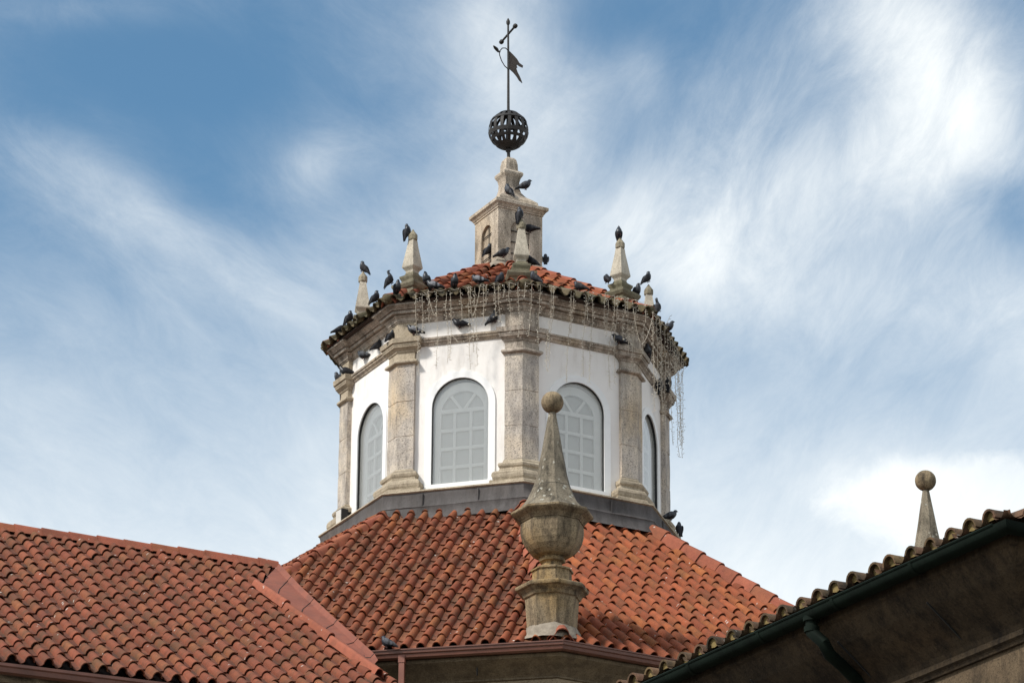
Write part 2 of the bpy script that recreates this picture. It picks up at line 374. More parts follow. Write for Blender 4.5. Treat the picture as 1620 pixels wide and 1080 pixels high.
# ------------------------------------------------------------------ the lantern
PHI = 0.0976509
c8 = cos(pi/8); t8 = tan(pi/8)
RP = 3.0; AP = RP*c8; AW = AP-.085; HL = AP*t8; TIN = HL-.32
def FP(i, tt, nn, z):
    az = PHI+pi/8+i*pi/4; return hz_n(az)*nn+hz_t(az)*tt+Vector((0, 0, z))
def ring_res(o, z):
    r = []
    for i in range(8):
        e = TIN-o
        r += [FP(i, -e, AP+o, z), FP(i, -e, AW+o, z), FP(i, e, AW+o, z), FP(i, e, AP+o, z), FP(i, (AP+o)*t8, AP+o, z)]
    return r
def ring8(ap, z, r=None):
    return [pt(ap/c8, z, PHI+k*pi/4) for k in range(8)]

tower = tag(empty('lantern_tower', (0, 0, -2.9)), 'octagonal white plastered lantern with granite pilasters, arched windows and small red tiled roof', 'lantern tower')

# walls: one arched opening in every face
WB, WSP, WR = -2.30, -.86, .515      # sill, springing, radius
wall = MB()
def arch_pts(r, zb, zs, n=20):
    return [(-r, zb)]+[(-r*cos(pi*k/n), zs+r*sin(pi*k/n)) for k in range(n+1)]+[(r, zb)]
for i in range(8):
    ap = arch_pts(WR, WB, WSP); hw = AW*t8; zt = 1.0; z0 = -2.6
    out = []
    for x, z in ap:
        if abs(x) >= WR-1e-6 and z <= WSP+1e-6: out.append((-hw if x < 0 else hw, z))
        else:
            an = math.atan2(z-WSP, x); 
            kx = hw/abs(cos(an)) if abs(cos(an)) > 1e-6 else 1e9; kz = (zt-WSP)/max(sin(an), 1e-6); kk = min(kx, kz)
            out.append((cos(an)*kk, WSP+sin(an)*kk))
    vs = [FP(i, x, AW, z) for x, z in ap]+[FP(i, x, AW, z) for x, z in out]+[FP(i, x, AW-.22, z) for x, z in ap]; n = len(ap); fs = []
    for q in range(n-1): fs.append((q, q+1, q+1+n, q+n)); fs.append((q, q+2*n, q+1+2*n, q+1))
    vs += [FP(i, -hw, AW, z0), FP(i, hw, AW, z0), FP(i, -hw, AW, zt), FP(i, hw, AW, zt)]
    a = 3*n; fs += [(a, a+1, 2*n-1, n-1, 0, n), (0, n-1, 3*n-1, 2*n)]
    iz = [k for k in range(n) if abs(out[k][1]-zt) < 1e-5]
    fs += [(n+iz[0], n+iz[0]-1, a+2), (n+iz[-1], a+3, n+iz[-1]+1)]
    wall.add(vs, fs)
wall.build('wall', [PLASTER], tower, recalc=False)

# smooth plaster band round each window, then frame, gasket, glass, inner sash
def arch_band(mb, i, r0, r1, zb0, zb1, n0, n1, zs=WSP, bottom=True):
    """a closed band between two arched outlines, from depth n0 (back) to n1 (front)"""
    A = arch_pts(r0, zb0, zs); B = arch_pts(r1, zb1, zs); n = len(A)
    R = [[FP(i, x, n1, z) for x, z in A], [FP(i, x, n1, z) for x, z in B], [FP(i, x, n0, z) for x, z in B], [FP(i, x, n0, z) for x, z in A]]
    vs = [p for r in R for p in r]; fs = []
    for k in range(4):
        k2 = (k+1) % 4
        for q in range(n if bottom else n-1): q2 = (q+1) % n; fs.append((k*n+q, k*n+q2, k2*n+q2, k2*n+q))
    mb.add(vs, fs)
def fan_sheet(mb, i, r, zb, nn, zs=WSP):
    A = arch_pts(r, zb, zs)[::-1]; mb.add([FP(i, x, nn, z) for x, z in A], [tuple(range(len(A)))])
for i in range(8):
    w_ = MB(); arch_band(w_, i, WR-.0, WR+.125, WB, WB-.10, AW-.01, AW+.028); wo_ = w_.build('window', [FRAMEW], tower, smooth=30)
    m = MB(); arch_band(m, i, WR-.006, WR+.006, WB+.004, WB-.006, AW-.040, AW+.004, bottom=False); m.build('gasket', [GASKET], wo_, smooth=30)
    m = MB(); m.box(FP(i, 0, AW+.030, WB-.045), 1.16, .075, .10, (hz_t(PHI+pi/8+i*pi/4), hz_n(PHI+pi/8+i*pi/4), Vector((0, 0, 1))))
    m.build('sill', [FRAMEW], wo_)
    m = MB(); fan_sheet(m, i, WR-.004, WB+.003, AW-.035); m.build('glass', [GLASS], wo_, recalc=False)
    D = AW-.17; m = MB()
    m.loft([[FP(i, x*1.45, D-.06, z) for x, z in ((-.5, -2.5), (.5, -2.5), (.5, -.1), (-.5, -.1))], [FP(i, x*1.45, D-.02, z) for x, z in ((-.5, -2.5), (.5, -2.5), (.5, -.1), (-.5, -.1))]])
    m.build('curtained_pane', [PANEM], wo_)
    m = MB(); ax = (hz_t(PHI+pi/8+i*pi/4), hz_n(PHI+pi/8+i*pi/4), Vector((0, 0, 1)))
    ir = .435; zs2 = -.93; zb2 = -2.27
    arch_band(m, i, ir-.045, WR+.03, zb2+.045, zb2-.1, D-.01, D+.045, zs=zs2)
    st = (zs2+.02-zb2)/4
    for q in range(1, 4): m.box(FP(i, 0, D+.018, zb2+q*st), 2*ir, .034, .058, ax)
    m.box(FP(i, 0, D+.021, zs2+.035), 2*ir, .04, .07, ax)
    for x in (-.148, .148): m.box(FP(i, x, D+.015, (zb2+zs2)/2), .05, .03, zs2-zb2, ax)
    for sgn in (-1, 1):
        p0 = FP(i, sgn*.03, D+.015, zs2+.06); p1 = FP(i, sgn*.235, D+.015, zs2+.34); d = (p1-p0); L_ = d.length; d.normalize()
        m.box((p0+p1)/2, .05, .03, L_, (d.cross(ax[1]), ax[1], d))
    m.build('muntins', [MUNT], wo_, smooth=30)

# pilasters
def pil_ring(k, o, z):
    """L-shaped plan wrapping corner k"""
    i, j = k-1, k
    e = TIN-o
    return [FP(i, e, AW-.06, z), FP(i, e, AP+o, z), pt((AP+o)/c8, z, PHI+k*pi/4), FP(j, -e, AP+o, z), FP(j, -e, AW-.06, z), pt((AW-.06)/c8, z, PHI+k*pi/4)]
SHAFT = [(0, -1.98), (.003, -1.6), (0, -1.372), (-.009, -1.362), (0, -1.352), (.003, -1.0), (.001, -.722), (-.009, -.712), (.001, -.702), (.003, -.4), (0, -.02)]
CAPT = [(0, -.02), (.03, -.012), (.058, .005), (.06, .03), (.045, .055), (.004, .062), (0, .20), (.018, .212), (.022, .235), (.05, .262), (.083, .285), (.09, .315), (.096, .318), (.096, .355), (.122, .362), (.126, .42), (.128, .45), (.02, .452), (0, .46), (0, .80)]
BASE = [(.21, -2.56), (.205, -2.44), (.20, -2.41), (.155, -2.39), (.172, -2.35), (.178, -2.30), (.165, -2.25), (.135, -2.225), (.095, -2.215), (.07, -2.19), (.06, -2.15), (.085, -2.12), (.09, -2.08), (.075, -2.05), (.025, -2.03), (.018, -2.0), (0, -1.975)]
for k in range(-3, 5):
    m = MB(); m.loft(jit([pil_ring(k, o, z) for o, z in SHAFT], .003)); ps = m.build('pilaster', [STONE_P], tower)
    m = MB(); m.loft([pil_ring(k, o, z) for o, z in CAPT]); m.build('capital', [STONE_C if k in (0, 1, 2) else STONE_B], ps)
    m = MB(); m.loft(jit([pil_ring(k, o, z) for o, z in BASE], .006)); m.build('base', [STONE_B], ps)
    if k in (0, -1, 1):
        m = MB()      # pale cement wiped over the base's top edge
        m.loft([[p+Vector((random.uniform(-.01, .01), random.uniform(-.01, .01), random.uniform(-.008, .014))) for p in pil_ring(k, .03-.03*q, -2.03+.055*q)] for q in range(3)])
        m.build('cement_fillet', [MORTAR], ps)
# string course between the pilasters
m = MB()
for i in range(8):
    e = TIN+.02
    m.loft([[FP(i, x, AW+o, z) for o, z in ((-.03, .315), (.02, .318), (.03, .345), (.062, .372), (.066, .405), (.085, .41), (.088, .445), (-.03, .455))] for x in (-e, -e*.5, 0, e*.5, e)])
m.build('string_course', [STONE_C], tower)
# cornice, breaking forward over the pilasters
m = MB(); CORN = [(-.04, .765), (.015, .768), (.018, .79), (.034, .793), (.036, .81), (.05, .845), (.082, .872), (.088, .882), (.062, .886), (.062, .902), (.135, .906), (.140, .952), (.118, .956), (.118, .964), (.165, .967), (.178, .985), (.215, 1.012), (.225, 1.022), (.245, 1.024), (.245, 1.068), (-.04, 1.09)]
m.loft([ring_res(o, z) for o, z in CORN], False, True); m.build('cornice', [STONE_C], tower)
# curb clad in lead, in three lapped sheets
m = MB(); m.loft([ring8(o, z) for o, z in ((2.7, -2.46), (3.04, -2.475), (3.075, -2.49), (3.08, -2.515), (3.05, -2.53), (2.9, -2.56))], False, False); m.build('curb_edge', [STONE_B], tower)
m = MB(); rg = []
for o, z in ((3.045, -2.515), (3.052, -2.54), (3.045, -2.60), (3.055, -2.75), (3.085, -2.80), (3.075, -2.815), (3.10, -2.95), (3.16, -3.05)):
    r8 = []
    for i in range(8):
        for q in range(6):
            x = (-1+2*q/6)*o*t8; r8.append(FP(i, x, o+random.uniform(-.007, .007), z+random.uniform(-.006, .006)))
    rg.append(r8)
m.loft(rg, False, False)
for i in (-1, 0, 1, 2):
    for x in (-.55, .45): m.box(FP(i, x, 3.062, -2.68), .02, .03, .25, (hz_t(PHI+pi/8+i*pi/4), hz_n(PHI+pi/8+i*pi/4), Vector((0, 0, 1))))
m.build('curb_flashing', [LEAD], tower, smooth=40)
# roof of the lantern
EA, EZ, TH = 3.07, 1.085, radians(31.5)      # eave apothem, height and pitch
dk = MB(); dk.loft([ring8(EA-.05, EZ-.03), ring8(EA-.05, EZ), ring8(.3, EZ+(EA-.35)*tan(TH)-.0)]); roof = dk.build('roof', [DECK], tower)
for i in range(8):
    az = PHI+pi/8+i*pi/4; n_h = hz_n(az); t_h = hz_t(az); s_u = -n_h*cos(TH)+Vector((0, 0, sin(TH))); nn_ = n_h*sin(TH)+Vector((0, 0, cos(TH)))
    O = n_h*EA+Vector((0, 0, EZ)); half = (EA+.1)*t8
    pa = [O+t_h*-half-s_u*.2, O+t_h*half-s_u*.2]; ctr = O+s_u*(EA/cos(TH)+.15)
    clip = [(O+t_h*half*0-t_h*0+t_h*(EA*t8), (t_h*c8-n_h*-0).normalized())]
    # clip at the two hips (vertical planes through the axis)
    hp = [(Vector((0, 0, 0)), hz_t(az+pi/8)), (Vector((0, 0, 0)), -hz_t(az-pi/8))]
    vis = i in (-2 % 8, -1 % 8, 0, 1)
    m = MB(); tile_field(m, O, t_h, s_u, nn_, -half, half, 0, 3.3, rows=None if vis else range(0, 8), seed=20+i)
    # the lowest course is old and mossy, the rest new
    m2 = MB(); nt_ = 0
    tile_field(m2, O+nn_*.004, t_h, s_u, nn_, -half, half, 0, .4, seed=20+i)
    up = MB(); tile_field(up, O, t_h, s_u, nn_, -half, half, 0, 3.3, rows=range(1, 9), seed=40+i)
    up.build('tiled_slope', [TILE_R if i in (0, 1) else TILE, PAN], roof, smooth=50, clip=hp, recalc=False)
    lo = m2.build('mossy_eave_course', [TILE_M, TILE_M], roof, smooth=50, clip=hp, recalc=False)
for k in range(8):
    az = PHI+k*pi/4; a = pt((EA-.05)/c8, EZ+.05, az); b = pt(.55, EZ+.05+(EA-.05-.55*c8)*tan(TH), az)
    m = MB(); ridge_run(m, a, b, (0, 0, 1), r=.085, L=.40, seed=k, wing=.06); m.build('hip_ridge', [RIDGE], roof, smooth=50, recalc=False)
    m = MB(); m.lathe(pt(EA/c8-.06, EZ+.02, az), [(.04, -.05), (.10, 0), (.12, .05), (.10, .11), (.04, .14)], 9); m.build('mossy_corner_tile', [TILE_M], roof, smooth=60)

# square pedestal on top, with arched recesses
KC = Vector((.035, 0, 0)); KA = PHI+pi/8
def KP(face, x, n, z): az = KA+face*pi/2; return KC+hz_n(az)*n+hz_t(az)*x+Vector((0, 0, z))
def ksq(h, z, rd=0): return [KP(f, h, h, z) for f in range(4)]
ped = MB(); H = .46
for f in range(4):
    r_, zs_, zb_, zt_, z0_ = .20, 3.40, 2.72, 3.82, 2.35
    ap = [(-r_, zb_)]+[(-r_*cos(pi*q/12), zs_+r_*sin(pi*q/12)) for q in range(13)]+[(r_, zb_)]; n = len(ap); out = []
    for x, z in ap:
        if abs(x) >= r_-1e-6: out.append((-H if x < 0 else H, z))
        else:
            an = math.atan2(z-zs_, x); kx = H/abs(cos(an)) if abs(cos(an)) > 1e-6 else 1e9; kk = min(kx, (zt_-zs_)/max(sin(an), 1e-6)); out.append((cos(an)*kk, zs_+sin(an)*kk))
    vs = [KP(f, x, H, z) for x, z in ap]+[KP(f, x, H, z) for x, z in out]+[KP(f, x, H-.05, z) for x, z in ap]; fs = [(tuple(range(2*n, 3*n)))]
    for q in range(n-1): fs.append((q, q+1, q+1+n, q+n)); fs.append((q, q+2*n, q+1+2*n, q+1))
    a = 3*n; vs += [KP(f, -H, H, z0_), KP(f, H, H, z0_), KP(f, -H, H, zt_), KP(f, H, H, zt_)]
    fs += [(a, a+1, 2*n-1, n-1, 0, n), (0, n-1, 3*n-1, 2*n)]
    iz = [k for k in range(n) if abs(out[k][1]-zt_) < 1e-5]; fs += [(n+iz[0], n+iz[0]-1, a+2), (n+iz[-1], a+3, n+iz[-1]+1)]
    ped.add(vs, fs)
pd = ped.build('pedestal', [STONE_K], tower, recalc=False)
m = MB(); m.loft([ksq(h, z) for h, z in ((.44, 3.79), (.475, 3.80), (.478, 3.825), (.49, 3.835), (.51, 3.87), (.545, 3.90), (.548, 3.955), (.53, 3.97), (.41, 4.01), (.395, 4.09), (.33, 4.15), (.235, 4.23), (.17, 4.33), (.145, 4.43), (.143, 4.54), (.16, 4.62), (.195, 4.68), (.20, 4.72), (.185, 4.75), (.125, 4.79), (.12, 4.92), (.10, 5.02), (.07, 5.06))])
m.build('pedestal_cap', [STONE_K], pd, smooth=0)
m = MB()
for f in range(4):
    for z in (2.95, 3.18, 3.40): m.tube([KP(f, -.2, H-.03, z), KP(f, .2, H-.03, z+.01)], .009, 5)
    m.tube([KP(f, .05, H-.03, 2.8), KP(f, .04, H-.03, 3.55)], .008, 5)
m.build('recess_grille', [IRON], pd)
m = MB()
rr = random.Random(4)
m.loft([[KP(f, x, h, z+rr.uniform(-.03, .03)) for f in range(4) for x in (-h*.6, 0, h*.6, h)] for h, z in ((.68, 2.50), (.62, 2.62), (.52, 2.73), (.465, 2.80))], False, False)
m.build('mortar_fillet', [MORTAR], pd, smooth=60)

# ------------------------------------------------------------------ weather vane on the pedestal
vane = tag(empty('weather_vane', (.03, 0, 5.05)), 'black wrought iron weather vane with openwork ball, swallowtail flag and cross', 'weather vane')
VX = .02
m = MB(); m.tube([(VX+.01, 0, 4.98), (VX, 0, 5.3), (VX, 0, 5.65), (VX-.005, 0, 6.1), (VX-.01, 0, 6.9), (VX-.02, 0, 7.9)], [.032, .03, .026, .026, .022, .018], 8); m.build('pole', [IRON], vane, smooth=60)
m = MB(); m.lathe((VX, 0, 0), [(.02, 5.20), (.05, 5.21), (.055, 5.25), (.03, 5.28)], 10); m.build('collar', [IRON], vane, smooth=60)
m = MB(); m.lathe((VX, 0, 0), [(.03, 6.00), (.05, 6.01), (.045, 6.05), (.02, 6.08)], 10); m.build('collar', [IRON], vane, smooth=60)
m = MB(); SC = Vector((VX, 0, 5.645)); SR = .368
def strap(ptsf, wv, th=.012):
    rings = []
    for P, side, nrm in ptsf: rings.append([P+side*wv/2+nrm*th/2, P-side*wv/2+nrm*th/2, P-side*wv/2-nrm*th/2, P+side*wv/2-nrm*th/2])
    m.loft(rings)
for q in range(16):
    a = 2*pi*q/16+.05; l = []
    for e in range(-8, 9):
        lat = radians(e*10.6); nrm = Vector((cos(lat)*sin(a), -cos(lat)*cos(a), sin(lat))); l.append((SC+nrm*SR, hz_t(a), nrm))
    strap(l, .060)
for lat, wv in ((64, .05), (30, .06), (-14, .075), (-32, .06), (-56, .06)):
    lat = radians(lat); l = []
    for q in range(41):
        a = 2*pi*q/40; nrm = Vector((cos(lat)*sin(a), -cos(lat)*cos(a), sin(lat))); l.append((SC+nrm*(SR+.008), Vector((-sin(lat)*sin(a), sin(lat)*cos(a), cos(lat))), nrm))
    strap(l, wv)
for z in (-SR+.01, SR-.01): m.lathe(SC+Vector((0, 0, z)), [(.02, -.02), (.10, -.012), (.10, .012), (.02, .02)], 12)
m.build('openwork_ball', [IRON], vane, smooth=40)
m = MB(); cdv = Vector((.36, -.93, 0)).normalized(); cc_ = Vector((VX-.015, 0, 7.66))
m.tube([cc_-cdv*.34, cc_+cdv*.34], .021, 8)
for e in (-1, 1): m.tube([cc_+cdv*e*.29, cc_+cdv*e*.33, cc_+cdv*e*.38, cc_+cdv*e*.42], [.02, .045, .045, .014], 8)
m.tube([(VX-.02, 0, 7.84), (VX-.02, 0, 7.88), (VX-.02, 0, 7.93), (VX-.02, 0, 7.99)], [.016, .036, .036, .01], 8)
m.build('cross', [IRON], vane, smooth=60)
fe = Vector((.45, .89, 0)).normalized(); fn = fe.cross(Vector((0, 0, 1)))
fo = [(.03, 7.31), (.15, 7.28), (.30, 7.27), (.44, 7.25), (.58, 7.26), (.57, 7.21), (.44, 7.18), (.36, 7.17), (.29, 7.13), (.33, 7.09), (.27, 7.06), (.34, 7.01), (.45, 6.98), (.50, 6.95), (.56, 6.88), (.44, 6.88), (.30, 6.90), (.16, 6.915), (.03, 6.94)]
m = MB(); m.loft([[Vector((VX-.012, 0, z+.05*x))+fe*(x*1.12)+fn*(o+.02*sin(x*9)) for x, z in fo] for o in (-.006, .006)]); m.build('flag', [RUST], vane)
m = MB(); P_ = lambda x, z: Vector((VX-.012, 0, z))+fe*x
m.tube([P_(0, 7.31), P_(-.12, 7.31), P_(-.25, 7.25), P_(-.33, 7.17), P_(-.38, 7.12), P_(-.36, 7.05), P_(-.28, 6.97), P_(-.15, 6.92), P_(0, 6.92)], .010, 6)
m.tube([P_(-.34, 7.13), P_(-.42, 7.10), P_(-.48, 7.12), P_(-.55, 7.12), P_(-.62, 7.13)], [.012, .02, .035, .03, .012], 6)
m.build('pointer_loop', [IRON], vane, smooth=60)

# ------------------------------------------------------------------ pinnacles round the lantern roof
def make_pinnacle():
    o = empty('pinnacle', (0, 0, 0))
    def sq(h, z): return [(h, -h, z), (h, h, z), (-h, h, z), (-h, -h, z)]
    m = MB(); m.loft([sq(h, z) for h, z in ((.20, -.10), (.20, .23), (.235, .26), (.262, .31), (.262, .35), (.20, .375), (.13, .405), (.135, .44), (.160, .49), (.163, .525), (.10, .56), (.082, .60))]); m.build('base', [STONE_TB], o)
    m = MB(); m.loft([sq(h, z) for h, z in ((.080, .60), (.086, .64), (.130, .70), (.132, .72), (.105, .90), (.072, 1.12), (.058, 1.24))]); m.build('obelisk', [STONE_T], o)
    m = MB(); m.lathe((0, 0, 0), [(.055, 1.235), (.082, 1.245), (.088, 1.26), (.088, 1.335), (.080, 1.35), (.030, 1.42), (.012, 1.455)], 8, pi/8); m.build('knob', [STONE_TB2], o)
    return o
def copy_tree(o, parent=None, strip=True):
    c = o.copy(); COL.objects.link(c)
    if parent: c.parent = parent
    for ch in list(o.children): copy_tree(ch, c)
    return c
PRR = 2.64
pl_labels = {0: 'front stone pinnacle of the lantern, standing before the arched recess of the pedestal', -1: 'second stone pinnacle from the left, on the lantern eave left of the pedestal',
             1: 'tall pale stone pinnacle right of the pedestal with an upright pigeon on its knob', -2: 'leftmost stone pinnacle, low behind the mossy eave with a pigeon leaning on its tip', 2: 'rightmost small pinnacle peeping over the eave with a pigeon perched on top'}
pin0 = make_pinnacle(); first = True
PINS = {}
for k in (0, -1, 1, -2, 2):
    o = pin0 if first else copy_tree(pin0); first = False
    p = pt(PRR, 1.19+{0: .03, -1: .06, 1: .09}.get(k, .0), PHI+k*pi/4); o.location = (p.x, p.y, p.z+ZO); o.rotation_euler.z = PHI+k*pi/4
    tag(o, pl_labels[k], 'pinnacle', 'stone pinnacles round the lantern roof'); PINS[k] = p

# ------------------------------------------------------------------ the big tiled roof below (drum)
AZL, AZR, THL, THR = radians(-12.21), radians(29.12), radians(37.44), radians(38.47)
def frame(az, th):
    nh = hz_n(az); return nh, hz_t(az), -nh*cos(th)+Vector((0, 0, sin(th))), nh*sin(th)+Vector((0, 0, cos(th)))
A0 = pt(3.33, -2.97, PHI)
nhL, tL, sL, nL = frame(AZL, THL); nhR, tR, sR, nR = frame(AZR, THR)
C0 = hit(886, 1006, A0, nL)                                # front corner of the eave
C0.z = -7.06
def onp(x, y, P0, N): return Vector((x, y, P0.z-(N.x*(x-P0.x)+N.y*(y-P0.y))/N.z))
# front hip is where the two planes cross
hd = nL.cross(nR).normalized(); hd = hd if hd.z < 0 else -hd
C0 = A0+hd*((C0.z-A0.z)/hd.z)
CR = C0+tR*7.1                                             # next corner to the right
AR1 = onp(*pt(3.33, 0, PHI+pi/4).xy, A0, nR); AL1 = onp(*pt(3.33, 0, PHI-pi/4).xy, A0, nL)
VT = hit(442, 905, A0, nL)                                 # where the left hip dies into the valley
hdl = (VT-AL1).normalized()
drum = tag(empty('church_drum', (0, 0, -25.2)), 'octagonal church drum whose red tiled roof slopes down from the lantern to brown gutters', 'church building')
# wing roof plane (lower left)
AZW, THW = radians(22.6), radians(31.3)
nhW, tW, sW, nW = frame(AZW, THW)
VW = VT+Vector((-.05, -.02, .05))
vd = nL.cross(nW).normalized(); vd = vd if vd.z < 0 else -vd
vp = VW+vd*((-7.30-VW.z)/vd.z)
# decks
CLx = C0-tL*7.1
AZ2 = radians(-57.5); t2 = hz_t(AZ2); n2 = t2.cross(hdl).normalized(); n2 = n2 if n2.z > 0 else -n2
AZ3 = radians(74.0); t3 = hz_t(AZ3); hdr = (CR-AR1).normalized(); n3 = t3.cross(hdr).normalized(); n3 = n3 if n3.z > 0 else -n3
def s_of(n): h = Vector((n.x, n.y, 0)).normalized(); th = math.acos(n.z); return -h*cos(th)+Vector((0, 0, sin(th))), h
s2, nh2 = s_of(n2); s3, nh3 = s_of(n3)
AL2 = pt(3.33, -2.97, PHI-pi/2); AR2 = pt(3.33, -2.97, PHI+pi/2)
CLc = VT+hdl*((C0.z-VT.z)/hdl.z)
m = MB()
dn = Vector((0, 0, -.05))
def pl_(*ps): m.add([p+dn*2.6 for p in ps], [tuple(range(len(ps)))])
back = [pt(3.33, -2.97, PHI+q*pi/4) for q in (3, 4, 5)]; bo = [pt(9.4, -7.1, PHI+q*pi/4) for q in (3, 4, 5)]
CL2 = CLc-t2*7; CR2 = CR+t3*7
pl_(A0, C0, CLc, AL1); pl_(A0, AR1, CR, C0); pl_(AL1, CLc, CL2, AL2); pl_(AR1, AR2, CR2, CR)
pl_(AR2, back[0], bo[0], CR2); pl_(back[0], back[1], bo[1], bo[0]); pl_(back[1], back[2], bo[2], bo[1]); pl_(back[2], AL2, CL2, bo[2])
droof = m.build('roof', [DECK], drum)
# tile slopes
def slope(O, t, s, n, a0, a1, b1, clip, mat, seed, name='tiled_slope', parent=droof):
    O = O-n*.045; s = (s-n*.008).normalized(); m = MB(); tile_field(m, O, t, s, n, a0, a1, 0, b1, seed=seed); return m.build(name, [mat, PAN], parent, smooth=50, clip=clip, recalc=False)
up3 = Vector((0, 0, 1))
hipF = hd.cross(up3).normalized(); hipF = hipF if hipF.x > 0 else -hipF                 # points right
hipL = hdl.cross(up3).normalized(); hipL = hipL if hipL.dot(tL) < 0 else -hipL
hipR = hdr.cross(up3).normalized(); hipR = hipR if hipR.dot(tR) > 0 else -hipR
vval = vd.cross(up3).normalized(); vval = vval if vval.x < 0 else -vval
vR0 = hit(445, 917, A0, nL); vR1 = hit(590, 1036, A0, nL)
vcl = (vR1-vR0).cross(nL).normalized(); vcl = vcl if vcl.x < 0 else -vcl
# only the stretch of the left slope on this side of the valley is built
slope(C0, tL, sL, nL, -6.2, .6, 7.4, [(C0, hipF), (AL1, hipL), (vR0, vcl)], TILE, 51)
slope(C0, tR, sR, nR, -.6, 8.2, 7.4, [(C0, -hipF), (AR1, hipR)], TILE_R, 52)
slope(CLc-t2*7, t2, s2, n2, 0, 8, 8, [(AL1, -hipL), (AL2, pt(1, 0, PHI-pi/2).cross(up3)*(-1 if pt(1, 0, PHI-pi/2).cross(up3).dot(t2) > 0 else 1)), (VW, vval), (Vector((0, 0, VT.z-.15)), (0, 0, -1))], TILE, 53)
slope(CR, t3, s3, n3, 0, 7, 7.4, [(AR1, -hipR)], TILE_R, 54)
m = MB(); ridge_run(m, C0+Vector((0, 0, .04)), A0+Vector((0, 0, .0)), up3, seed=5, r=.10, wing=.10, L=.43); m.build('hip_ridge', [RIDGE], droof, smooth=50, recalc=False)
m = MB(); ridge_run(m, CR+Vector((0, 0, .05)), AR1+hdr*-.05+Vector((0, 0, .03)), up3, seed=6, r=.10, wing=.02, L=.44, st=.8); m.build('hip_ridge', [RIDGE], droof, smooth=50, recalc=False)
m = MB(); ridge_run(m, VT+hdl*-.10+Vector((0, 0, -.10)), AL1+Vector((.05, -.05, -.14)), up3, seed=7, r=.095, wing=.05, L=.50); m.build('hip_ridge', [RIDGE], droof, smooth=50, recalc=False)
h2a = hit(441, 902, AL2+Vector((0, -.0, 0)), (0, 1, 0)); 
m = MB(); ridge_run(m, AL2+Vector((-.95, .05, -.62)), AL2+Vector((0, .0, .02)), up3, seed=8, r=.10, wing=.10, L=.5); m.build('hip_ridge', [RIDGE], droof, smooth=50, recalc=False)

# cornice, wall and gutters of the drum: they follow the eave from the valley round the front corner to the right
def sweep(mb, path, prof, ends=True):
    """path: xy points, outward = right-hand side; prof: closed (out, z) outline"""
    P = [Vector((p[0], p[1])) for p in path]; rings = []
    for i, p in enumerate(P):
        d0 = (P[i]-P[i-1]).normalized() if i > 0 else None; d1 = (P[i+1]-P[i]).normalized() if i < len(P)-1 else None
        a = d0 or d1; b = d1 or d0; na = Vector((a.y, -a.x)); nb = Vector((b.y, -b.x)); mt_ = (na+nb).normalized(); mt_ /= max(mt_.dot(na), .3)
        rings.append([(p.x+mt_.x*o, p.y+mt_.y*o, z) for o, z in prof])
    mb.loft(rings, ends, ends)
GL = C0-tL*3.02
path = [GL.xy, C0.xy, CR.xy, (CR+t3*6).xy]
zE = C0.z-.035
m = MB(); sweep(m, path, [(-.02, zE-.06), (-.02, zE-.155), (.05, zE-.165), (.085, zE-.145), (.095, zE-.10), (.115, zE-.085), (.12, zE-.045), (.135, zE-.04), (.135, zE-.022), (.115, zE-.022), (.105, zE-.06), (.07, zE-.12), (.0, zE-.13), (.0, zE-.06)])
m.build('gutter', [GUT], drum, smooth=25)
path2 = [(C0-tL*4.2).xy, C0.xy, CR.xy, (CR+t3*6).xy]
m = MB(); sweep(m, path2, [(-.06, zE-.10), (-.03, zE-.17), (-.05, zE-.215), (-.12, zE-.255), (-.22, zE-.315), (-.33, zE-.40), (-.36, zE-.43), (-.36, zE-.455), (-.40, zE-.47), (-.9, zE-.47), (-.9, zE-.10)])
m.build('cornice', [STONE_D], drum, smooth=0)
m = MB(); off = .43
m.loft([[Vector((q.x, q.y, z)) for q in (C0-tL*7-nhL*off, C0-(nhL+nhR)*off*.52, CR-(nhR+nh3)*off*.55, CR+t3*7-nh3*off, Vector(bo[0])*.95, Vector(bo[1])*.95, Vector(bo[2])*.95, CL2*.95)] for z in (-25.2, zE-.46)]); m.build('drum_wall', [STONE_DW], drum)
m = MB(); q = C0-tL*2.47+nhL*.055
m.box(q+Vector((0, 0, -3.2)), .085, .075, 5.9, (tL, nhL, up3)); m.box(q+Vector((0, 0, -.2)), .10, .09, .12, (tL, nhL, up3)); m.build('downpipe', [GUTP], drum)
m = MB(); q = C0-tL*1.35-nhL*.2   # open joint in the cornice
m.box(q+Vector((0, 0, -.34)), .012, .05, .2, (tL, nhL, up3)); m.build('cornice_joint', [GASKET], drum)

# ------------------------------------------------------------------ the lower wing roof on the left
wing = tag(empty('side_wing', (-6, -9, -25.2)), 'lower church wing at the left with a broad red barrel tile roof', 'church building')
RW = hit(433, 899, VW, nW); RW2 = RW-tW*9
EWp = hit(60, 1050, VW, nW); ew_b = (EWp-VW).dot(sW)          # eave line in the plane
EO = VW+sW*ew_b; span_up = (RW-EO).dot(sW)
m = MB(); m.add([p+Vector((0, 0, -.06)) for p in (RW, RW2, RW2-sW*span_up, EO+tW*((C0-EO).dot(tW)+2.0), VW+tW*.3)], [(0, 1, 2, 3, 4)])
m.add([p+Vector((0, 0, -.06)) for p in (RW, RW2, RW2+Vector((-3, 6, -4)), RW+Vector((-3, 6, -4)))], [(0, 1, 2, 3)])
wroof = m.build('roof', [DECK], wing, clip=[(hit(628, 1078, VW, nW), tW)])
vL0 = hit(408, 930, VW, nW); vL1 = hit(592, 1062, VW, nW)
wcl = (vL1-vL0).cross(nW).normalized(); wcl = wcl if wcl.x > 0 else -wcl
top0 = hit(433, 898, VW, nW); tcl = (vL0-top0).cross(nW).normalized(); tcl = tcl if tcl.x > 0 else -tcl
